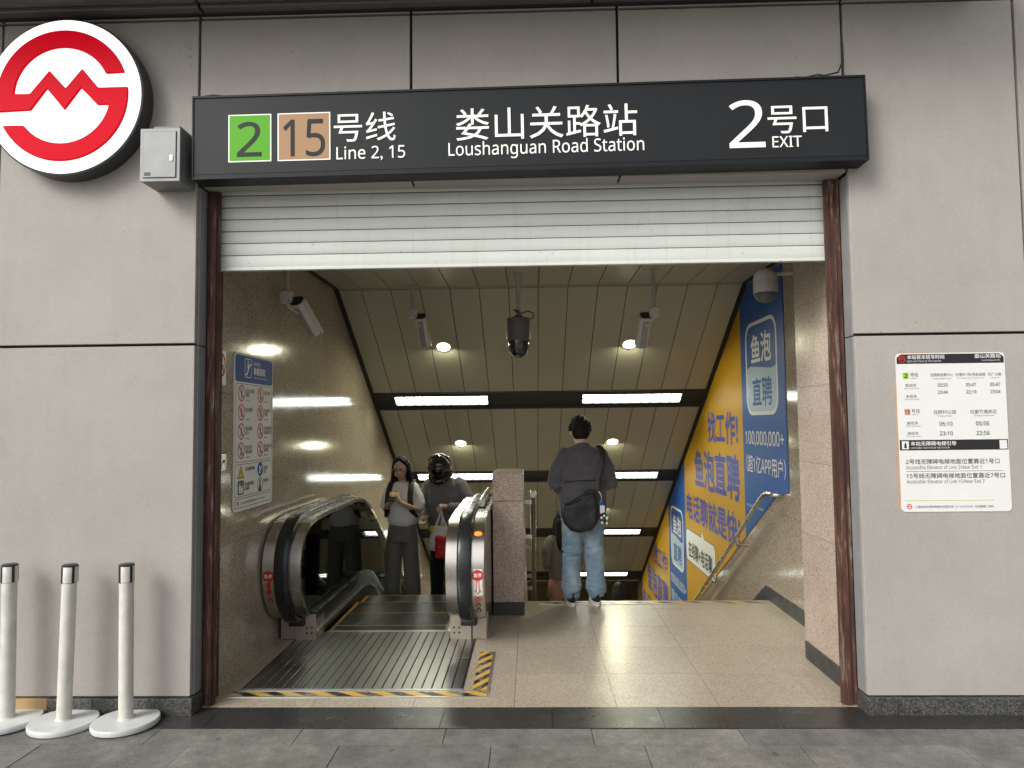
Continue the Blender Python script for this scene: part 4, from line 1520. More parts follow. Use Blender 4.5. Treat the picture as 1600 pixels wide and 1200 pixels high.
for i, (a, b) in enumerate(rules):
    for j, s_ in enumerate((a, b)):
        cx, cy = .125 + j * .35, .815 - i * .133
        NP.ring("ban_ring", circle(cx, cy, .058), circle(cx, cy, .048), 'n_red', no, .0062, .0068)
        dx = .036
        NP.poly("ban_bar", [(cx - dx - .004, cy + dx - .003), (cx - dx + .004, cy + dx + .003), (cx + dx + .004, cy - dx + .003), (cx + dx - .004, cy - dx - .003)], 'n_red', no, .0069, .0074)
        NP.poly("figure_head", circle(cx + .004, cy + .030, .008, 10), 'ink', no, .0062, .0067)
        NP.poly("figure_body", [(cx - .010, cy - .008), (cx + .010 + .004 * (i % 2), cy - .012), (cx + .014, cy + .018), (cx - .006, cy + .02)], 'ink', no, .0062, .0067)
        NP.poly("figure_leg", [(cx - .012, cy - .038), (cx - .004, cy - .038), (cx + .004, cy - .010), (cx - .006, cy - .009)], 'ink', no, .0062, .0067)
        NP.poly("figure_leg", [(cx + .012, cy - .034), (cx + .020, cy - .030), (cx + .012, cy - .011), (cx + .004, cy - .011)], 'ink', no, .0062, .0067)
        n2 = s_.count("\n") + 1
        NP.text("lettering", s_, cx + .072, cy + .035 - .03 * n2, .030 * max(len(q) for q in s_.split("\n")), .030 * n2, 'ink_grey', no, 0.01, .0075)
        NP.poly("english_line", [(cx + .072, cy - .052), (cx + .15, cy - .052), (cx + .15, cy - .046), (cx + .072, cy - .046)], 'ink_grey', no, .0062, .0067)
NP.poly("warning_triangle", [(.065, .225), (.185, .225), (.125, .315)], 'ink', no, .0062, .0066)
NP.poly("warning_fill", [(.078, .232), (.172, .232), (.125, .303)], 'n_yellow', no, .0067, .0071)
NP.poly("warning_mark", [(.120, .252), (.130, .252), (.132, .282), (.118, .282)], 'ink', no, .0072, .0076)
NP.poly("must_disc", circle(.475, .268, .052), 'n_blue', no, .0062, .0068)
NP.poly("must_figure", [(.455, .235), (.468, .235), (.482, .262), (.505, .28), (.500, .288), (.476, .275), (.470, .297), (.458, .292), (.462, .262)], 'paper', no, .0069, .0074)
NP.poly("child_sign", [(.072 + a, .112 + b) for a, b in rounded(.105, .098, .015)], 'ink', no, .0062, .0067)
for cx, s_ in ((.108, 1), (.145, .9)):
    NP.poly("child_figure", [(cx - .014, .122), (cx + .014, .122), (cx + .016, .165 * s_ + .01), (cx + .006, .175 * s_), (cx + .006, .195 * s_), (cx - .006, .195 * s_), (cx - .006, .175 * s_), (cx - .016, .165 * s_ + .01)], 'paper', no, .0068, .0073)
NP.ring("stop_ring", circle(.475, .155, .052), circle(.475, .155, .046), 'ink', no, .0062, .0068)
NP.poly("stop_button_figure", circle(.475, .128, .024, 16), 'ink', no, .0062, .0068)
NP.poly("stop_arm_figure", [(.463, .14), (.487, .14), (.484, .195), (.466, .195)], 'ink', no, .0062, .0068)
for x, y, s_ in ((.20, .27, "当心缝隙夹脚"), (.54, .26, "请站稳\n扶好"), (.19, .165, "老幼乘坐须有\n人陪同"), (.54, .165, "紧急停止")):
    n2 = s_.count("\n") + 1
    NP.text("lettering", s_, x, y + .03 - .03 * n2, .028 * max(len(q) for q in s_.split("\n")), .029 * n2, 'ink_grey', no, .01, .0075)
emblem(NP, .075, .054, .018, 'n_red', no, .0063)
NP.text("lettering", "上海轨道交通网络服务监督热线", .115, .043, .30, .02, 'ink_grey', no, 0, .0075)
NP.text("lettering", "021-64370000", .44, .045, .13, .016, 'ink_grey', no, 0, .0075)

# small no smoking sticker
sp = tag(empty("no_smoking_sticker", (XL, .30, 1.957)), "small white no smoking sticker with red ring on the granite wall", "sticker")
KP = Plane((XL + .002, .300, 1.957), (0, 1, 0), (0, 0, 1))
KP.poly("sheet", [(0, 0), (.135, 0), (.135, .225), (0, .225)], 'paper', sp, 0, .001)
KP.ring("ban_ring", circle(.066, .130, .060, 36, .078), circle(.066, .130, .047, 36, .062), 'n_red', sp, .0012, .0018)
KP.poly("ban_bar", [(.022, .186), (.032, .192), (.11, .075), (.10, .068)], 'n_red', sp, .0019, .0024)
for y in (.105, .122):
    KP.poly("cigarette", [(.028, y), (.098, y), (.098, y + .010), (.028, y + .010)], 'ink', sp, .0012, .0016)
KP.poly("smoke", [(.06, .14), (.07, .14), (.085, .178), (.078, .18)], 'ink_grey', sp, .0012, .0016)
KP.poly("caption", [(.03, .02), (.075, .02), (.075, .028), (.03, .028)], 'ink', sp, .0012, .0016)
# little metal socket plate under it
sk = tag(empty("key_plate", (XL, .37, 1.35)), "tiny steel key switch plate on the granite wall below the no smoking sticker", "switch")
a, b = pix(345, 710, X=XL), pix(352, 735, X=XL)
boxo("plate", 'steel', sk, XL + .001, XL + .006, a.y, b.y, b.z, a.z, bev=.001)
boxo("slot", 'black', sk, XL + .0061, XL + .008, a.y + .02, b.y - .02, b.z + .05, b.z + .07)

# ------------------------------------------------------------------ timetable on the facade
a, b = pix(1409, 800, Y=-.004), pix(1568, 549, Y=-.004)
TT = Plane((a.x, -.003, a.z), (1, 0, 0), (0, 0, 1))
tw, th_ = .628, .922
tt = tag(empty("timetable_sheet", (a.x, 0, a.z)), "white timetable and lift guide sheet with black header bars on the wall", "timetable")
TT.poly("old_glue_mark", [(-.018, .02), (.05, -.008), (.05, .5), (.2, th_ + .01), (.02, th_ + .012), (-.012, .7)], 'stain_tan', tt, -.0022, -.0012)
TT.poly("sheet", rounded(tw, th_, .025), 'paper', tt, -.001, .002)
TT.poly("header_bar", [(.006, th_ - .062), (tw - .006, th_ - .062), (tw - .006, th_ - .026), (tw - .03, th_ - .006), (.03, th_ - .006), (.006, th_ - .026)], 'ink', tt, .0021, .0026)
TT.poly("header_bar", [(.004, .355), (tw - .004, .355), (tw - .004, .415), (.004, .415)], 'ink', tt, .0021, .0026)


def tx(s_, x, y, h, mat='ink_grey', bold=0.0, w=None):
    return TT.text("lettering", s_, x, y, w or 1, h, mat, tt, bold, .0032, 0, None if w else 'h')


emblem(TT, .037, th_ - .034, .022, 'n_red', tt, .0028)
tx("本站首末班车时间", .066, th_ - .036, .026, 'paper', .015, .215)
tx("FIRST-LAST TRAIN OF THE STATION", .066, th_ - .053, .010, 'paper', .0, .195)
tx("娄山关路站", .455, th_ - .034, .026, 'paper', .015, .15)
tx("Loushanguan Rd.", .495, th_ - .053, .012, 'paper', 0, .108)
for yb, num, mt, ln in ((.772, "2", 'n_green', "Line 2"), (.560, "15", 'n_pink', "Line 15")):
    TT.poly("line_badge", [(.038, yb), (.072, yb), (.072, yb + .036), (.038, yb + .036)], mt, tt, .0021, .0026)
    tx(num, .046 if num == "2" else .041, yb + .005, .026, 'ink', .02, .018 if num == "2" else .028)
    tx("号线", .08, yb + .012, .024, 'ink_grey', 0, .046)
    tx(ln, .082, yb - .001, .009, 'ink_grey', 0, .036)
for yb, d in ((.712, ("首班车", "The First Train")), (.648, ("末班车", "The Last Train")), (.492, ("首班车", "The First Train")), (.432, ("末班车", "The Last Train"))):
    tx(d[0], .05, yb + .012, .019, 'ink_grey', 0, .064)
    tx(d[1], .042, yb, .008, 'ink_grey', 0, .086)
for s_, x, w in (("往国家会展中心", .196, .130), ("往浦东1号2号航站楼", .340, .172), ("往广兰路", .528, .075)):
    tx(s_, x, .784, .019, 'ink_grey', 0, w)
    tx({.196: "To National Exhibition Center", .340: "To Pudong Airport Terminal 1&2", .528: "To Guanglan Road"}[x], x + .01, .768, .008, 'ink_grey', 0, w - .02)
for x, p, q in ((.235, "05:50", "23:44"), (.398, "05:47", "22:19"), (.536, "05:47", "23:04")):
    tx(p, x, .724, .020, 'ink_grey', .005, .058)
    tx(q, x, .682, .020, 'ink_grey', .005, .058)
for x, d, en, p, q in ((.205, "往顾村公园", "To Gucun Park", "06:10", "23:10"), (.415, "往紫竹高新区", "To Zizhu Hi-tech Park", "05:56", "22:56")):
    tx(d, x, .564, .024, 'ink_grey', 0, .128 if x < .3 else .155)
    tx(en, x + .02, .549, .009, 'ink_grey', 0, .085 if x < .3 else .118)
    tx(p, x + .03, .496, .024, 'ink_grey', .008, .076)
    tx(q, x + .03, .440, .024, 'ink_grey', .008, .076)
TT.poly("lift_symbol", [(.016, .362), (.056, .362), (.056, .408), (.016, .408)], 'paper', tt, .0027, .0031)
TT.poly("lift_figure", [(.028, .368), (.044, .368), (.041, .392), (.036, .401), (.031, .392)], 'ink', tt, .0032, .0035)
tx("本站无障碍电梯引导", .066, .381, .026, 'paper', .015, .262)
tx("ACCESSIBLE ELEVATOR OF THE STATION", .066, .364, .010, 'paper', 0, .222)
TT.poly("white_tab", [(.575, .360), (.618, .360), (.618, .410), (.575, .410)], 'paper', tt, .0027, .0031)
tx("2号线无障碍电梯地面位置靠近1号口", .034, .275, .030, 'ink_grey', .004, .535)
tx("Accessible Elevator of Line 2:Near Exit 1", .034, .246, .022, 'ink_grey', 0, .43)
TT.poly("rule_line", [(.034, .232), (.59, .232), (.59, .2345), (.034, .2345)], 'ink_grey', tt, .0021, .0024)
tx("15号线无障碍电梯地面位置靠近7号口", .034, .193, .030, 'ink_grey', .004, .562)
tx("Accessible Elevator of Line 15:Near Exit 7", .034, .164, .022, 'ink_grey', 0, .445)
TT.poly("rule_line", [(.022, .063), (.53, .063), (.53, .066), (.022, .066)], 'n_green', tt, .0021, .0024)
emblem(TT, .045, .031, .016, 'n_red', tt, .0022)
tx("上海轨道交通网络服务监督热线: 021-64370000  在线客服二维码", .075, .022, .015, 'ink_grey', 0, .45)

# ------------------------------------------------------------------ queue stanchions


def make_stanchion():
    r = empty("queue_stanchion")
    MB().lathe([(0.155, 0.0), (0.176, .004), (0.178, .012), (0.178, .028), (0.174, .034), (0.06, .037)], (0, 0, 0), 48).build("base", 'marble', r, 40)
    MB().lathe([(0.046, .0375), (0.043, .042), (0.0385, .045), (0.0385, .80)], (0, 0, 0), 32).build("post", 'stanchion', r, 40)
    hd = MB().lathe([(0.039, .801), (0.0415, .803), (0.0415, .888), (0.039, .892)], (0, 0, 0), 32).build("head", 'stanchion', r, 40)
    MB().lathe([(0.0425, .8925), (0.0425, .899), (0.036, .903)], (0, 0, 0), 32).build("cap", 'black', hd, 40)
    for k in range(4):
        a = R(90 * k - 90)
        m = MB().box(-.0075, .0075, -.0445, -.041, .80, .8915, bev=.001).xform(Matrix.Rotation(R(90 * k), 4, 'Z'))
        m.build("tape_slot", 'black', hd)
    return r


def copy_tree(o, parent=None):
    c = o.copy()
    COL.objects.link(c)
    c.parent = parent
    for ch in o.children:
        copy_tree(ch, c)
    return c


s0 = make_stanchion()
stl = ["cream queue barrier post on marbled base closest to the shutter rail", "cream queue barrier post standing between two others by the wall", "cream queue barrier post in front of the tan skirting stone"]
for k, (x, y, a) in enumerate(((-2.315, -.150, -28), (-2.668, -.158, -34), (-3.012, -.135, -30))):
    o = s0 if k == 0 else copy_tree(s0)
    o.location = (x, y, .003)
    o.rotation_euler = (R((.4, -.6, .3)[k]), R((-.6, .9, -.5)[k]), R(a))
    tag(o, stl[k], "barrier post", "queue barrier posts by the wall")

# ------------------------------------------------------------------ security cameras


def bullet_cam(top, box_z, aim, length, label, side):
    """box camera hung from a ceiling pole; aim = direction the body points"""
    r = tag(empty("security_camera", top), label, "camera", "box cameras hung from the ceiling")
    x, y, zt = top
    MB().tube([(x, y, box_z + .04), (x, y, zt)], .017, 12).build("pole", 'pole', r, 50)
    MB().lathe([(.035, zt - .012), (.035, zt)], (x, y, 0), 20).build("ceiling_flange", 'pole', r, 40)
    jb = MB().box(x - .045, x + .045, y - .04, y + .03, box_z - .045, box_z + .045, bev=.006).build("junction_box", 'cam_white', r)
    for dx in (-.034, .034):
        for dz in (-.034, .034):
            MB().lathe([(.005, 0), (.005, -.002)], (x + dx, y - .0401, box_z + dz), 8, 'y').build("screw", 'black', jb)
    d = Vector(aim).normalized()
    right = d.cross(Vector((0, 0, 1))).normalized()
    up = right.cross(d)
    st_ = Vector((x + side * .075, y + .01, box_z - .03))
    mt = Matrix(((right.x, d.x, up.x, st_.x), (right.y, d.y, up.y, st_.y), (right.z, d.z, up.z, st_.z), (0, 0, 0, 1)))
    # octagonal housing with sunshield hood, rear end black
    w, h = .055, .05
    oct_ = [(-w, -h * .5), (-w * .55, -h), (w * .55, -h), (w, -h * .5), (w, h * .7), (w * .6, h), (-w * .6, h), (-w, h * .7)]
    MB().prism(oct_, 0, length, lambda u, v, q: mt @ Vector((u, q, v))).build("housing", 'cam_white', r)
    MB().prism([(a * .9, b * .9) for a, b in oct_], -.012, -.0005, lambda u, v, q: mt @ Vector((u, q, v))).build("rear_cover", 'black', r)
    MB().prism([(-w * .5, -h - .006), (w * .5, -h - .006), (w * .5, -h - .001), (-w * .5, -h - .001)], .03, length - .01, lambda u, v, q: mt @ Vector((u, q, v))).build("belly_plate", 'cam_side', r)
    MB().prism([(a * .86, b * .86) for a, b in oct_], length + .0005, length + .004, lambda u, v, q: mt @ Vector((u, q, v))).build("front_glass", 'dome', r)
    hood = [(-w * 1.08, h * .2), (-w * 1.08, h * .8), (-w * .62, h * 1.14), (w * .62, h * 1.14), (w * 1.08, h * .8), (w * 1.08, h * .2), (w * 1.02, h * .2), (w * 1.02, h * .76), (w * .6, h * 1.05), (-w * .6, h * 1.05), (-w * 1.02, h * .76), (-w * 1.02, h * .2)]
    MB().prism(hood, .01, length + .03, lambda u, v, q: mt @ Vector((u, q, v))).build("sun_hood", 'cam_white', r)
    a = Vector((x + side * .01, y, box_z - .05))
    b = mt @ Vector((0, .08, -h))
    MB().tube([a, a + Vector((0, .005, -.02)), b], [.014, .012, .014], 10).build("bracket_arm", 'cam_white', r, 50)
    return r


pt = pix(460, 455, Y=1.25)
bullet_cam((pt.x - .06, 1.25, CZ), pix(445, 465, Y=1.25).z, (.18, .75, -.62), .34, "large box security camera hanging close to the granite wall over the notice", 1)
pt = pix(645, 490, Y=2.86)
bullet_cam((pt.x, 2.86, CZ), pt.z, (.03, .62, -.75), .34, "box security camera hung from a pole over the escalator entry", 1)
pt = pix(1022, 488, Y=2.30)
bullet_cam((pt.x, 2.30, CZ), pt.z, (-.03, .68, -.72), .34, "box security camera hung from a pole over the stairs", -1)

c = pix(810, 490, Y=2.42)
pz = tag(empty("dome_camera", (c.x, 2.42, CZ)), "dark grey speed dome camera on a pole in the middle of the ceiling", "camera")
zt = pix(810, 497, Y=2.42).z
zm = pix(810, 531, Y=2.42).z
zb = pix(810, 559, Y=2.42).z
MB().tube([(c.x, 2.42, zt + .03), (c.x, 2.42, CZ)], .02, 14).build("pole", 'pole', pz, 50)
MB().lathe([(.045, CZ - .012), (.045, CZ - .001)], (c.x, 2.42, 0), 20).build("ceiling_flange", 'pole', pz, 40)
MB().lathe([(.03, zt + .03), (.045, zt + .012), (.10, zt), (.112, zt - .012), (.112, zm + .005), (.118, zm), (.112, zm - .012)], (c.x, 2.42, 0), 36).build("housing", 'cam_grey', pz, 35)
rr = .094
zc = zb + rr
prof = [(.098, zm - .0125), (.098, zm - .03)]
for k in range(9):
    a = R(-10 - k * 9.6)
    prof.append((rr * math.cos(a), min(zc, zm - .031) + rr * math.sin(a)))
MB().lathe(prof, (c.x, 2.42, 0), 36).build("dome", 'dome', pz, 60)
cab = [(c.x + .01, 2.40, zt + .06), (c.x - .04, 2.37, zt + .07), (c.x + .02, 2.36, zt + .035), (c.x + .09, 2.36, zt + .055), (c.x + .14, 2.38, zt + .03), (c.x + .13, 2.40, zt - .005), (c.x + .10, 2.42, zt - .012)]
MB().tube([(*p[:2], p[2]) for p in smooth_path([tuple(q) for q in cab], 4)], .0055, 6).build("cable_loop", 'wire', pz, 50)

c = pix(1196, 445, Y=1.55)
zt, zm, zb = pix(1196, 419, Y=1.55).z, pix(1196, 458, Y=1.55).z, pix(1196, 473, Y=1.55).z
wr = (pix(1215, 445, Y=1.55).x - pix(1178, 445, Y=1.55).x) / 2
wd = tag(empty("dome_camera", (c.x, 1.55, zb)), "white capsule shaped dome camera on an arm from the pilaster", "camera")
prof = [(wr * math.sin(R(10 * k)), zt - wr * .95 + wr * .95 * math.cos(R(10 * k))) for k in range(1, 9)] + [(wr, zt - wr), (wr * 1.0, (zt + zm) / 2 + .003), (wr * .98, (zt + zm) / 2), (wr * 1.0, (zt + zm) / 2 - .003), (wr, zm)]
MB().lathe(prof[::-1], (c.x, 1.55, 0), 36).build("housing", 'white', wd, 50)
prof = [(wr * .95 * math.cos(R(10 * k)), zm - .001 - (zm - zb) * math.sin(R(10 * k))) for k in range(0, 9)]
MB().lathe(prof, (c.x, 1.55, 0), 36).build("dome", 'cam_grey', wd, 50)
MB().tube([(c.x + wr * .7, 1.55, zt - .05), (XR - .02, 1.55, zt - .04)], .016, 12).build("arm", 'white', wd, 50)
MB().lathe([(.06, 0), (.06, .02)], (XR - .022, 1.55, zt - .04), 24, 'x').build("wall_plate", 'white', wd, 40)

# ------------------------------------------------------------------ people


def folds(o, zfun, amp, freq, seed):
    """horizontal crumple folds where zfun(z) > 0"""
    me = o.data
    nn = [v.normal.copy() for v in me.vertices]
    for v, n in zip(me.vertices, nn):
        k = zfun(v.co.z)
        if k > 0:
            p = Vector((v.co.x * 6 + seed, v.co.y * 6, v.co.z * freq))
            a = mnoise.noise(p)
            v.co += n * (amp * k * (1 - 3.2 * abs(a)))


def remeshed(name, mb, mat, parent, voxel=.009, smooth=4, wrinkle=0.0, wscale=9.0, seed=0.0, stretch=(1, 1, .5), holes=None):
    """fuse overlapping closed forms into one continuous surface"""
    me = bpy.data.meshes.new("tmp")
    me.from_pydata(mb.v, [], mb.f)
    bm = bmesh.new()
    bm.from_mesh(me)
    bmesh.ops.recalc_face_normals(bm, faces=bm.faces[:])
    bm.to_mesh(me)
    bm.free()
    o = bpy.data.objects.new("tmp", me)
    COL.objects.link(o)
    r = o.modifiers.new("r", 'REMESH')
    r.mode = 'VOXEL'
    r.voxel_size = voxel
    if smooth:
        s = o.modifiers.new("s", 'SMOOTH')
        s.factor = .5
        s.iterations = smooth
    bpy.context.view_layer.update()
    out = bpy.data.meshes.new_from_object(o.evaluated_get(bpy.context.evaluated_depsgraph_get()))
    bpy.data.objects.remove(o)
    bpy.data.meshes.remove(me)
    out.name = name
    if wrinkle:
        ns_ = [v.normal.copy() for v in out.vertices]
        for v, n in zip(out.vertices, ns_):
            p = Vector((v.co.x * stretch[0], v.co.y * stretch[1], v.co.z * stretch[2])) * wscale + Vector((seed, seed * 2, 0))
            d = mnoise.noise(p) + .5 * mnoise.noise(p * 2.1) + .6 * (1 - abs(mnoise.noise(p * .9 + Vector((5, 2, 9)))) * 2)
            v.co += n * (d * wrinkle)
    for p in out.polygons:
        p.use_smooth = True
    out.materials.clear()
    out.materials.append(M[mat])
    return link(name, out, parent)


def hand(m, wrist, palm_dir, finger_dir, thumb_side, curl=.5):
    """palm and five bent fingers added to a builder"""
    w = Vector(wrist)
    f = Vector(finger_dir).normalized()
    n = Vector(palm_dir).normalized()
    s = f.cross(n).normalized()
    m.limb([(*(w), .024), (*(w + f * .045), .030), (*(w + f * .075), .026)], 10)
    for i, (off, ln) in enumerate(((-.030, .062), (-.010, .072), (.010, .068), (.029, .052))):
        a = w + f * .08 + s * off
        b = a + (f * (1 - curl) + n * curl * .6).normalized() * ln * .5
        c_ = b + (f * (1 - 1.6 * curl) + n * curl * 1.4).normalized() * ln * .5
        m.limb([(*a, .0095), (*b, .009), (*c_, .0075)], 8)
    a = w + f * .03 + s * (.026 * thumb_side)
    b = a + (s * thumb_side * .7 + f * .6 + n * .3).normalized() * .035
    c_ = b + (f * .8 + n * .6 * curl).normalized() * .03
    m.limb([(*a, .012), (*b, .0105), (*c_, .0085)], 8)


def head_mesh(m, pivot, tilt, turn=0.0, female=False, scale=1.0):
    """head facing -Y, built at the origin (chin to crown 0.225), tilted about the neck pivot"""
    h = MB()
    h.ball((0, .012, .125), (.074, .092, .098))
    h.ball((0, -.022, .075), (.058, .066, .072))
    h.limb([(0, -.062, .028, .018), (0, -.058, .034, .024)], 10)
    h.limb([(0, -.086, .108, .008), (0, -.104, .080, .012), (0, -.092, .074, .012)], 8)
    for s in (-1, 1):
        h.ball((s * .074, .012, .095), (.010, .020, .030))
        h.ball((s * .030, -.076, .060), (.020, .016, .020))
        h.ball((s * .030, -.080, .122), (.022, .012, .010))
    h.limb([(-.018, -.086, .047, .007), (0, -.091, .048, .008), (.018, -.086, .047, .007)], 8)
    mt = Matrix.Translation(Vector(pivot)) @ Matrix.Rotation(turn, 4, 'Z') @ Matrix.Rotation(tilt, 4, 'X') @ Matrix.Scale(scale, 4)
    h.xform(mt)
    m.add(h.v, h.f)
    return mt


def shoe(m, x, y, z, d=-1, l=.27):
    m.stack([(z, x, y + d * .05, .044, l / 2), (z + .035, x, y + d * .05, .047, l / 2 * 1.02), (z + .06, x, y + d * .04, .042, l / 2 * .92), (z + .085, x, y + d * .0, .040, l / 2 * .6), (z + .11, x, y - d * .03, .040, .06)], 20)


# ---- man with shoulder bag, seen from behind at the top of the stairs (local facing -Y, turned half round)
mp = pix(912, 943, Z=0.003)
man = tag(empty("person", (mp.x, 2.50, .003)), "person in charcoal jacket and pale jeans with a black shoulder bag, back turned", "person")
RZ = Matrix.Translation((mp.x, 2.50, .003)) @ Matrix.Rotation(R(180 + 6), 4, 'Z')
b = MB()
mtH = head_mesh(b, (0, -.045, 1.475), R(14), 0, False, 1.13)
b.limb([(0, .01, 1.42, .058), (0, -.01, 1.48, .054), (0, -.03, 1.56, .052)])
b.stack([(.86, 0, 0, .15, .10), (1.0, 0, 0, .14, .10), (1.25, 0, 0, .17, .11), (1.40, 0, .01, .17, .09), (1.44, 0, .01, .09, .07)])
for s in (-1, 1):
    b.limb([(s * .155, .01, 1.365, .045), (s * .235, .02, 1.12, .042), (s * .17, -.17, 1.09, .038), (s * .07, -.29, 1.17, .028)])
    hand(b, (s * .06, -.30, 1.18), (-s, 0, .3), (-s * .3, -.6, .6), -s, .6)
    b.limb([(s * .09, 0, .86, .085), (s * .10, -.005, .48, .058), (s * .105, .01, .09, .04)])
b.xform(RZ)
remeshed("body", b, 'skin', man, .0075, 3)
h = MB()
h.ball((0, .020, .146), (.086, .102, .096))
h.ball((0, .050, .098), (.078, .066, .075))
for k in range(150):
    a, e_ = random.uniform(0, 6.28), math.asin(random.uniform(-.25, 1))
    p = Vector((math.cos(a) * math.cos(e_) * .084, .020 + math.sin(a) * math.cos(e_) * .100, .146 + math.sin(e_) * .094))
    if p.y < -.05 and p.z < .18:
        continue
    q = p + Vector((random.uniform(-.012, .012), random.uniform(-.008, .01), -.014)) * (1.0 if e_ < .9 else .6) + (p - Vector((0, .018, .13))) * .02
    h.limb([(*p, .010), (*q, .007)], 6)
h.xform(RZ @ mtH)
remeshed("hair", h, 'hair', man, .006, 1)
j = MB()
j.stack([(.80, 0, .005, .212, .158, 2.6), (.95, 0, .005, .216, .155, 2.6), (1.10, 0, .005, .216, .150, 2.5), (1.28, 0, .005, .218, .145, 2.4), (1.38, 0, .01, .205, .12, 2.3), (1.435, 0, .012, .16, .095), (1.475, 0, .01, .085, .075)], 30)
for s in (-1, 1):
    j.limb([(s * .165, .01, 1.375, .080), (s * .222, .02, 1.25, .078), (s * .250, .025, 1.12, .074), (s * .20, -.10, 1.075, .064), (s * .15, -.18, 1.11, .056)])
j.limb([(-.05, .062, 1.475, .020), (0, .070, 1.480, .020), (.05, .062, 1.475, .020)], 8)
j.xform(RZ)
jk = remeshed("jacket", j, 'c_jacket', man, .008, 2, .008, 7, 3)
folds(jk, lambda z: .5 + .6 * max(0, 1 - abs(z - 1.1) / .12), .007, 12, 8)
# yoke seam across the back
yk = MB()
yk.tube([tuple(RZ @ Vector((x, .158 - .20 * x * x, 1.145 + .01 * math.cos(x * 9)))) for x in [i * .02 - .19 for i in range(20)]], .004, 6)
yk.build("back_seam", 'c_black', man, 50)
t = MB()
t.stack([(.70, 0, .0, .185, .135, 2.4), (.80, 0, 0, .188, .138, 2.4), (.92, 0, 0, .185, .13, 2.3), (.98, 0, 0, .17, .12)], 26)
for s in (-1, 1):
    t.limb([(s * .092, 0, .80, .105), (s * .098, -.005, .60, .094), (s * .108, -.012, .42, .083), (s * .114, .0, .26, .081), (s * .117, .004, .135, .084)], 18)
t.xform(RZ)
jo = remeshed("jeans", t, 'c_jeans', man, .008, 2, .009, 8, 11, (1, 1, 1.0))
folds(jo, lambda z: max(0, 1 - abs(z - .13) / .16) + .7 * max(0, 1 - abs(z - .48) / .12) + .5 * max(0, 1 - abs(z - .78) / .1), .010, 26, 3)
for s in (-1, 1):
    m = MB()
    shoe(m, s * .115, .0, .034, -1)
    m.xform(RZ)
    up = remeshed("shoe", m, 'c_black', man, .008, 2)
    m = MB().stack([(.001, s * .115, -.05, .050, .145), (.030, s * .115, -.05, .050, .143), (.036, s * .115, -.05, .046, .138)], 24).xform(RZ)
    m.build("sole", 'shoe_white', up, 40)
    m = MB().tube([tuple(RZ @ Vector((s * .115 + .049 * sg_, -.10 + i * .02, .055 + .02 * math.sin(i * .7)))) for sg_ in (1,) for i in range(6)], .006, 6)
    m.build("side_stripe", 'shoe_white', up, 40)

bag = tag(empty("shoulder_bag", tuple(RZ @ Vector((.05, .2, .70)))), "slouchy black nylon shoulder bag hanging on the back of the person in jeans", "bag")
m = MB()
bx = .055          # towards the viewer's left
pts = [(-.155, .31), (-.165, .20), (-.15, .09), (-.10, .025), (0, 0), (.09, .02), (.15, .08), (.175, .17), (.165, .26), (.10, .275), (.0, .325), (-.08, .385), (-.13, .385)]
f_ = lambda u, v, w: RZ @ Vector((bx + u, .205 + w, .69 + v))
m.prism(pts, -.028, .028, f_)
m.prism([(a * .86 + .0, b * .86 + .02) for a, b in pts], -.05, .055, f_)
remeshed("pouch", m, 'bag_black', bag, .008, 8, .006, 9, 4, (1, 1, 1))
strap = [(-.115, .19, 1.06), (-.125, .178, 1.15), (-.155, .168, 1.26), (-.172, .135, 1.36), (-.165, .06, 1.455), (-.150, -.05, 1.45), (-.09, -.135, 1.36)]
strap = [tuple(RZ @ Vector(p)) for p in smooth_path([(x, y + .008, z + .006) for x, y, z in strap], 4)]
MB().tube(strap, [(.022, .005)] * len(strap), 8, up=tuple(RZ.to_3x3() @ Vector((1, 0, -.3)))).build("strap", 'bag_black', bag, 50)
MB().box(-.05, .05, -.001, .001, 0, .03).xform(RZ @ Matrix.Translation((.05, .264, .80))).build("patch", 'black', bag)
# charms on the strap clip
ch = tag(empty("bag_charm", tuple(RZ @ Vector((-.13, .24, .85)))), "blue clip with small tag and black white charm dangling from the black bag", "charm")
cx_, cy_ = -.125, .222
MB().tube([tuple(RZ @ Vector(p)) for p in ((cx_ + .012, cy_, 1.06), (cx_ - .004, cy_ + .012, 1.03), (cx_ - .012, cy_ + .012, .985), (cx_, cy_ + .01, .97))], .006, 6).build("chain", 'steel', ch, 50)
MB().box(cx_ - .028, cx_ + .012, cy_, cy_ + .012, .935, .972, bev=.004).xform(RZ).build("clip", 'p_blue', ch)
MB().box(cx_ - .040, cx_ + .004, cy_ + .002, cy_ + .010, .86, .933, bev=.006).xform(RZ).build("tag_card", 'paper', ch)
m = MB().ball((cx_ - .030, cy_ + .012, .845), (.026, .02, .026)).ball((cx_ - .030, cy_ + .012, .80), (.022, .018, .030)).xform(RZ)
m.build("charm_body", 'black', ch, 60)
for u, w in ((-.054, .775), (-.010, .78), (-.055, .82), (-.005, .825), (-.03, .842)):
    MB().ball((cx_ + u, cy_ + .026, w), (.012, .008, .013), None, 10, 8).xform(RZ).build("charm_patch", 'paper', ch, 60)


def standing_woman_hair(h, long_to, half=.098):
    h.ball((0, .026, .146), (.081, .090, .083))
    h.ball((0, .055, .09), (.076, .055, .085))
    for s in (-1, 1):
        h.limb([(s * .008, -.040, .216, .016), (s * .048, -.040, .190, .017), (s * .075, -.016, .13, .014), (s * .086, .0, .05, .015), (s * half, .0, long_to, .018)], 10)
        h.limb([(s * .070, .018, .14, .024), (s * .084, .018, .04, .026), (s * half, .016, long_to - .01, .026)], 10)
        h.limb([(s * .055, .05, .12, .04), (s * .06, .06, .0, .036), (s * .06, .06, long_to - .01, .034)], 10)


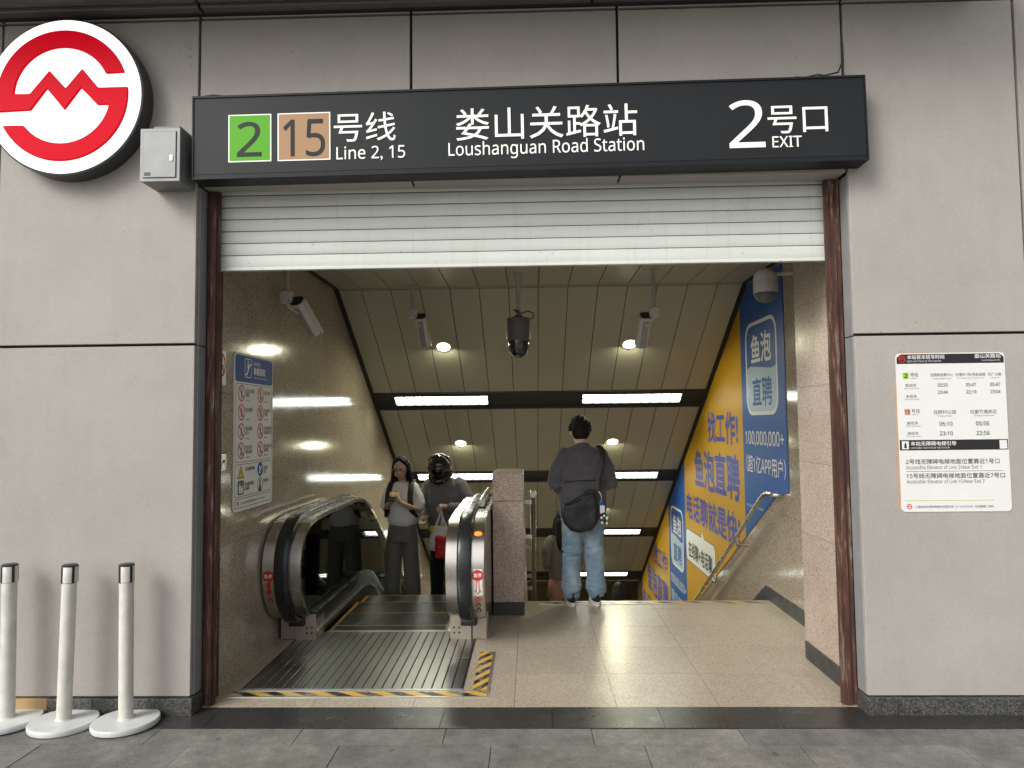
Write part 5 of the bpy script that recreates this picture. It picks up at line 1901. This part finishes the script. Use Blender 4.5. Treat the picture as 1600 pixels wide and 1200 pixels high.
# ---- woman with phone on the escalator
wp = pix(629, 800, Y=3.68)
WZ = -.304
wo = tag(empty("person", (wp.x, 3.68, WZ)), "person in white T-shirt and wide grey trousers looking down at a phone", "person")
WM = Matrix.Translation((wp.x, 3.68, WZ)) @ Matrix.Rotation(R(-6), 4, 'Z') @ Matrix.Scale(.985, 4)
b = MB()
mtH = head_mesh(b, (0, -.04, 1.422), R(13), 0, True, 1.09)
b.limb([(0, .01, 1.36, .048), (0, -.005, 1.42, .045), (0, -.02, 1.50, .045)])
b.stack([(.86, 0, 0, .13, .09), (1.0, 0, 0, .115, .085), (1.2, 0, 0, .14, .10), (1.33, 0, .01, .15, .08), (1.37, 0, .01, .07, .06)])
for s in (-1, 1):
    b.limb([(s * .135, .01, 1.305, .040), (s * .192, .0, 1.06, .036), (s * .12, -.20, 1.13, .029), (s * .055, -.27, 1.18, .022)])
    hand(b, (s * .048, -.275, 1.185), (-s * .8, .2, .3), (-s * .45, -.35, .7), -s, .6)
    b.limb([(s * .08, 0, .84, .08), (s * .085, -.005, .46, .055), (s * .085, .01, .06, .036)])
b.xform(WM)
remeshed("body", b, 'skin', wo, .0065, 2)
h = MB()
standing_woman_hair(h, -.055)
h.xform(WM @ mtH)
remeshed("hair", h, 'hair', wo, .0065, 3, .003, 20, 1, (3, 3, .4))
HM = WM @ mtH
for s in (-1, 1):
    MB().ball((s * .030, -.086, .107), (.013, .007, .006), None, 12, 8).xform(HM).build("eye", 'black', wo, 60)
    MB().tube([tuple(HM @ Vector((s * .030 + .0 + dx, -.092 + abs(dx) * .25, .128 + .004 - dx * dx * 9))) for dx in (-.018, -.006, .006, .018)], .0025, 6).build("eyebrow", 'hair', wo)
    MB().tube([tuple(HM @ Vector((s * .032 + .025 * math.cos(a), -.107, .104 + .022 * math.sin(a)))) for a in [2 * math.pi * k / 20 for k in range(21)]], .0018, 6).build("glasses_rim", 'gold', wo, 60)
    MB().tube([tuple(HM @ Vector(p)) for p in ((s * .057, -.105, .108), (s * .072, -.07, .108), (s * .078, .0, .105))], .0016, 6).build("glasses_arm", 'gold', wo, 60)
MB().tube([tuple(HM @ Vector(p)) for p in ((-.008, -.107, .108), (0, -.109, .111), (.008, -.107, .108))], .0018, 6).build("glasses_bridge", 'gold', wo, 60)
MB().tube([tuple(HM @ Vector(p)) for p in ((-.020, -.089, .046), (-.006, -.099, .049), (.006, -.099, .049), (.020, -.089, .046))], [.003, .005, .005, .003], 8).build("lips", 'lips', wo, 60)
MB().ball((.079, -.005, .09), (.006, .008, .012), None, 10, 8).xform(HM).build("earbud", 'white', wo, 60)
j = MB()
j.stack([(.90, 0, .0, .150, .115), (.945, 0, 0, .168, .128), (1.05, 0, 0, .172, .128), (1.2, 0, 0, .176, .128), (1.30, 0, .005, .165, .105), (1.355, 0, .008, .115, .08), (1.378, 0, .006, .075, .068)], 28)
for s in (-1, 1):
    j.limb([(s * .125, .01, 1.318, .062), (s * .172, .005, 1.22, .064), (s * .196, .0, 1.125, .066)], 16)
j.xform(WM)
remeshed("t_shirt", j, 'c_white', wo, .0085, 3, .006, 8, 21)
t = MB()
t.stack([(.72, 0, .0, .168, .125), (.80, 0, 0, .172, .13), (.89, 0, 0, .155, .118), (.945, 0, 0, .142, .11)], 26)
for s in (-1, 1):
    t.limb([(s * .082, 0, .76, .094), (s * .098, -.01, .55, .088), (s * .112, -.012, .30, .088), (s * .118, -.005, .10, .094), (s * .118, 0, .075, .090)], 18)
t.xform(WM)
remeshed("trousers", t, 'c_trousers', wo, .009, 3, .008, 7, 31, (1, 1, .18))
for s in (-1, 1):
    m = MB()
    shoe(m, s * .10, -.03, .004, -1, .24)
    m.xform(WM)
    remeshed("shoe", m, 'c_black', wo, .008, 2)
bp = tag(empty("backpack", tuple(WM @ Vector((0, .2, 1.0)))), "black backpack worn by the person in white T-shirt", "backpack")
m = MB().box(-.13, .13, .14, .25, .98, 1.34, bev=.05).xform(WM)
m.build("pack", 'bag_black', bp, 60)
for s in (-1, 1):
    sp_ = [(s * .10, .15, 1.33), (s * .112, .06, 1.392), (s * .118, -.04, 1.372), (s * .125, -.115, 1.28), (s * .13, -.142, 1.18), (s * .14, -.13, 1.08), (s * .17, -.03, .99)]
    sp_ = [tuple(WM @ Vector(p)) for p in smooth_path(sp_, 4)]
    MB().tube(sp_, [(.030, .008)] * len(sp_), 10, up=(1, 0, 0)).build("shoulder_strap", 'bag_black', bp, 50)
ph = tag(empty("phone", tuple(WM @ Vector((0, -.33, 1.2)))), "dark phone held by the person in white T-shirt", "phone")
PM = WM @ Matrix.Translation((-.008, -.325, 1.245)) @ Matrix.Rotation(R(-52), 4, 'X') @ Matrix.Rotation(R(6), 4, 'Z')
MB().box(-.038, .038, -.004, .005, -.078, .078, bev=.004).xform(PM).build("case", 'black', ph)
MB().box(-.034, .034, .0052, .006, -.073, .073).xform(PM).build("screen", 'p_pale', ph)
MB().box(-.03, -.004, -.007, -.0042, .04, .072, bev=.002).xform(PM).build("lens_block", 'dome', ph)

# ---- helmeted rider with bags
rp = pix(696, 800, Y=3.72)
rd = tag(empty("person", (rp.x, 3.72, WZ)), "person in grey long sleeve top and black motorcycle helmet holding bags", "person")
RM = Matrix.Translation((rp.x, 3.72, WZ)) @ Matrix.Rotation(R(-10), 4, 'Z')
b = MB()
mtH = head_mesh(b, (-.02, -.075, 1.415), R(26), R(-8))
b.limb([(0, .0, 1.36, .056), (-.005, -.02, 1.42, .052), (-.01, -.05, 1.50, .052)])
b.stack([(.84, 0, 0, .14, .10), (1.0, 0, 0, .14, .10), (1.2, 0, 0, .17, .11), (1.34, 0, .0, .17, .09), (1.38, 0, .0, .09, .07)])
ra = [(-.185, .0, 1.33, .052), (-.245, .01, 1.07, .044), (-.185, -.19, .985, .036), (-.155, -.27, .97, .027)]
la = [(.185, .0, 1.33, .052), (.255, -.02, 1.08, .044), (.17, -.22, 1.09, .035), (.10, -.28, 1.11, .027)]
b.limb(ra)
b.limb(la)
hand(b, (-.150, -.28, .968), (.2, .1, 1), (.25, -1, .0), 1, .35)
hand(b, (.095, -.285, 1.113), (-.2, -.2, -1), (-.5, -.7, .1), -1, .85)
for s in (-1, 1):
    b.limb([(s * .09, 0, .84, .085), (s * .095, -.005, .46, .058), (s * .10, .01, .06, .04)])
b.xform(RM)
remeshed("body", b, 'skin', rd, .0065, 2)
hm = MB()
hm.ball((0, .012, .128), (.128, .142, .140), None, 36, 24)
hm.limb([(-.085, -.07, .028, .040), (-.045, -.125, .018, .038), (0, -.140, .016, .038), (.045, -.125, .018, .038), (.085, -.07, .028, .040)], 14)
hm.limb([(-.10, .0, .04, .045), (-.085, -.07, .028, .042)], 12)
hm.limb([(.10, .0, .04, .045), (.085, -.07, .028, .042)], 12)
hm.stack([(-.02, 0, .0, .085, .09), (.02, 0, .0, .11, .115), (.08, 0, .01, .12, .13)], 30)
hm.xform(RM @ mtH)
he = remeshed("helmet", hm, 'helmet', rd, .006, 6)
vz = MB()
vz.ball((0, .004, .125), (.131, .150, .118), None, 36, 24)
vz.v = [(x, min(y, -.012), max(.075, min(.19, z))) for x, y, z in vz.v]
vz.xform(RM @ mtH)
vz.build("visor", 'visor', he, 50)
MB().tube([tuple(RM @ mtH @ Vector((.128 * math.cos(a), .012 - .02, .135 + .142 * math.sin(a)))) for a in [math.pi * k / 20 for k in range(3, 18)]], .006, 8).build("helmet_trim", 'steel', he, 60)
j = MB()
j.stack([(.80, 0, .0, .185, .135), (.90, 0, 0, .196, .145), (1.05, 0, 0, .20, .145), (1.2, 0, 0, .208, .14), (1.31, 0, .005, .205, .115), (1.365, 0, .005, .14, .09), (1.395, 0, -.005, .085, .075)], 28)
for arm in (ra, la):
    j.limb([(arm[0][0] * .88, arm[0][1], arm[0][2] - .01, .082), (arm[1][0], arm[1][1], arm[1][2] + .1, .072), (*arm[1][:3], .064), (*arm[2][:3], .052), ((arm[2][0] + arm[3][0] * 2) / 3, (arm[2][1] + arm[3][1] * 2) / 3, (arm[2][2] + arm[3][2] * 2) / 3, .042)], 16)
j.xform(RM)
remeshed("long_sleeve_top", j, 'c_grey', rd, .0085, 3, .008, 8, 41)
t = MB()
t.stack([(.72, 0, .0, .165, .125), (.80, 0, 0, .17, .13), (.89, 0, 0, .165, .125), (.93, 0, 0, .15, .115)], 26)
for s in (-1, 1):
    t.limb([(s * .09, 0, .76, .095), (s * .095, -.01, .48, .080), (s * .10, -.005, .25, .072), (s * .105, .0, .075, .070)], 18)
t.xform(RM)
remeshed("trousers", t, 'c_black', rd, .009, 3, .007, 8, 51)
for s in (-1, 1):
    m = MB()
    shoe(m, s * .105, -.04, .004, -1, .28)
    m.xform(RM)
    remeshed("shoe", m, 'shoe_white', rd, .008, 2)
ph = tag(empty("phone", tuple(RM @ Vector((-.11, -.37, .97)))), "phone held low by the helmeted person", "phone")
PM = RM @ Matrix.Translation((-.125, -.385, .985)) @ Matrix.Rotation(R(-60), 4, 'X')
MB().box(-.038, .038, -.004, .005, -.078, .078, bev=.004).xform(PM).build("case", 'steel_base', ph)
MB().box(-.034, .034, .0052, .006, -.073, .073).xform(PM).build("screen", 'black', ph)
pbg = tag(empty("plastic_bag", tuple(RM @ Vector((.05, -.34, .7)))), "white plastic carrier bag hanging from the helmeted person's hand", "bag")
hx, hy, hz = .055, -.345, 1.085
for s in (-1, 1):
    pts = smooth_path([(hx, hy, hz), (hx + s * .02, hy, hz - .08), (hx + s * .055, hy, hz - .17), (hx + s * .075, hy, hz - .25)], 4)
    MB().tube([tuple(RM @ Vector(p)) for p in pts], [(.010, .004)] * len(pts), 8).build("handle", 'bag_white', pbg, 50)
m = MB().stack([(.665, hx - .04, hy, .07, .05), (.70, hx - .035, hy, .095, .07), (.80, hx - .02, hy, .10, .07), (.86, hx, hy, .085, .05), (.90, hx, hy, .075, .03)], 20).xform(RM)
remeshed("sack", m, 'bag_white', pbg, .009, 2, .012, 14, 5, (1, 1, .7))
for k, (u, w, mt) in enumerate(((.0, .895, 'n_yellow'), (.035, .89, 'paper'), (.02, .905, 'n_yellow'))):
    MB().box(hx + u - .024, hx + u + .024, hy - .03, hy + .02, w - .03, w + .018, bev=.008).xform(RM @ Matrix.Rotation(R(8 * k - 6), 4, 'Y')).build("package", mt, pbg)
rb = tag(empty("red_bag", tuple(RM @ Vector((.1, -.38, .62)))), "red food bag hanging beside the white carrier bag", "bag")
m = MB().stack([(.60, hx + .045, hy - .06, .075, .055, 5), (.61, hx + .045, hy - .06, .082, .06, 5), (.80, hx + .045, hy - .06, .085, .06, 5), (.825, hx + .045, hy - .06, .08, .05, 4)], 24).xform(RM)
remeshed("pouch", m, 'bag_red', rb, .008, 2, .004, 12, 6, (1, 1, 1))
MB().tube([tuple(RM @ Vector(p)) for p in ((hx + .01, hy - .06, .82), (hx + .015, hy - .03, .95), (hx + .005, hy, hz), (hx + .03, hy - .03, .95), (hx + .075, hy - .06, .82))], .006, 8).build("handle", 'bag_white', rb, 50)

# ---- woman in grey sweater going down the stairs


def back_person(px_, py_, y, height, label, top_mat, bottom_mat, hair_len, skirt=False, legs='skin', turn=0.0, bagmat=None, k_=0):
    k = int((y - STAIR_Y) / TREAD)
    z = -(k + 1) * RISE + .001
    c_ = pix(px_, py_, Y=y)
    o = tag(empty("person", (c_.x, y, z)), label, "person")
    sc = height / 1.66
    BM = Matrix.Translation((c_.x, y, z)) @ Matrix.Rotation(R(180 + turn), 4, 'Z') @ Matrix.Scale(sc, 4)
    b = MB()
    mh = head_mesh(b, (0, -.035, 1.44), R(10))
    b.limb([(0, .01, 1.36, .048), (0, -.005, 1.42, .045), (0, -.02, 1.50, .045)])
    b.stack([(.86, 0, 0, .13, .09), (1.0, 0, 0, .115, .085), (1.2, 0, 0, .14, .10), (1.33, 0, .01, .15, .08), (1.37, 0, .01, .07, .06)])
    arms = {}
    for s in (-1, 1):
        arms[s] = [(s * .155, .01, 1.325, .044), (s * .205, .03, 1.06, .038), (s * .17, -.15, .98, .029), (s * .13, -.22, 1.0, .022)]
        b.limb(arms[s])
        hand(b, (s * .125, -.23, 1.0), (-s, 0, .2), (-s * .2, -1, .2), -s, .5)
        b.limb([(s * .085, .005, .84, .088), (s * .09, -.005, .46, .058), (s * .09, .015, .30, .056), (s * .09, .01, .06, .036)])
    b.xform(BM)
    remeshed("body", b, 'skin', o, .0075, 2)
    h = MB()
    standing_woman_hair(h, hair_len)
    h.limb([(0, .075, .16, .05), (0, .105, .04, .055), (0, .115, hair_len * .6, .05), (0, .12, hair_len - .03, .038)], 12)
    for s in (-1, 1):
        h.limb([(s * .04, .09, .08, .045), (s * .05, .11, hair_len * .6, .045), (s * .045, .12, hair_len, .03)], 10)
    h.xform(BM @ mh)
    remeshed("hair", h, 'hair', o, .007, 3, .003, 20, k_, (3, 3, .4))
    j = MB()
    j.stack([(.86, 0, .0, .155, .118), (.90, 0, 0, .168, .125), (1.05, 0, 0, .165, .122), (1.2, 0, 0, .17, .122), (1.30, 0, .005, .165, .10), (1.355, 0, .008, .115, .08), (1.385, 0, .006, .07, .065)], 28)
    for s in (-1, 1):
        a_ = arms[s]
        j.limb([(a_[0][0] * .85, .01, 1.315, .068), (s * .198, .02, 1.18, .064), (*a_[1][:3], .056), (*a_[2][:3], .045), (a_[3][0], a_[3][1] + .03, a_[3][2], .036)], 16)
    j.xform(BM)
    remeshed("sweater", j, top_mat, o, .009, 3, .007, 8, 60 + k_)
    t = MB()
    if skirt:
        t.stack([(.66, 0, .01, .195, .155), (.70, 0, .01, .19, .15), (.80, 0, .005, .175, .14), (.90, 0, 0, .145, .112), (.93, 0, 0, .13, .10)], 26)
        nm = "shorts"
    else:
        t.stack([(.72, 0, .0, .16, .12), (.82, 0, 0, .165, .125), (.90, 0, 0, .15, .112)], 26)
        for s in (-1, 1):
            t.limb([(s * .085, 0, .76, .092), (s * .09, -.01, .46, .075), (s * .09, .0, .08, .065)], 16)
        nm = "trousers"
    t.xform(BM)
    remeshed(nm, t, bottom_mat, o, .009, 3, .008, 9, 70 + k_, (1, 1, .4))
    for s in (-1, 1):
        m = MB()
        shoe(m, s * .09, -.03, .003, -1, .24)
        m.xform(BM)
        remeshed("shoe", m, 'shoe_white', o, .009, 2)
    return o, BM


back_person(879, 860, 4.15, 1.61, "person with long black hair in grey sweater and dusty pink shorts walking downstairs", 'c_sweater', 'c_pink', -.22, True, turn=8, k_=1)
back_person(967, 930, 6.72, 1.64, "person with black hair and dark clothes far down the stairs beside the billboard", 'c_black', 'c_black', -.28, k_=2, turn=-6)
back_person(845, 930, 7.65, 1.66, "person in dark clothes low on the stairs behind the thin handrail posts", 'c_black', 'c_trousers', -.10, k_=3)
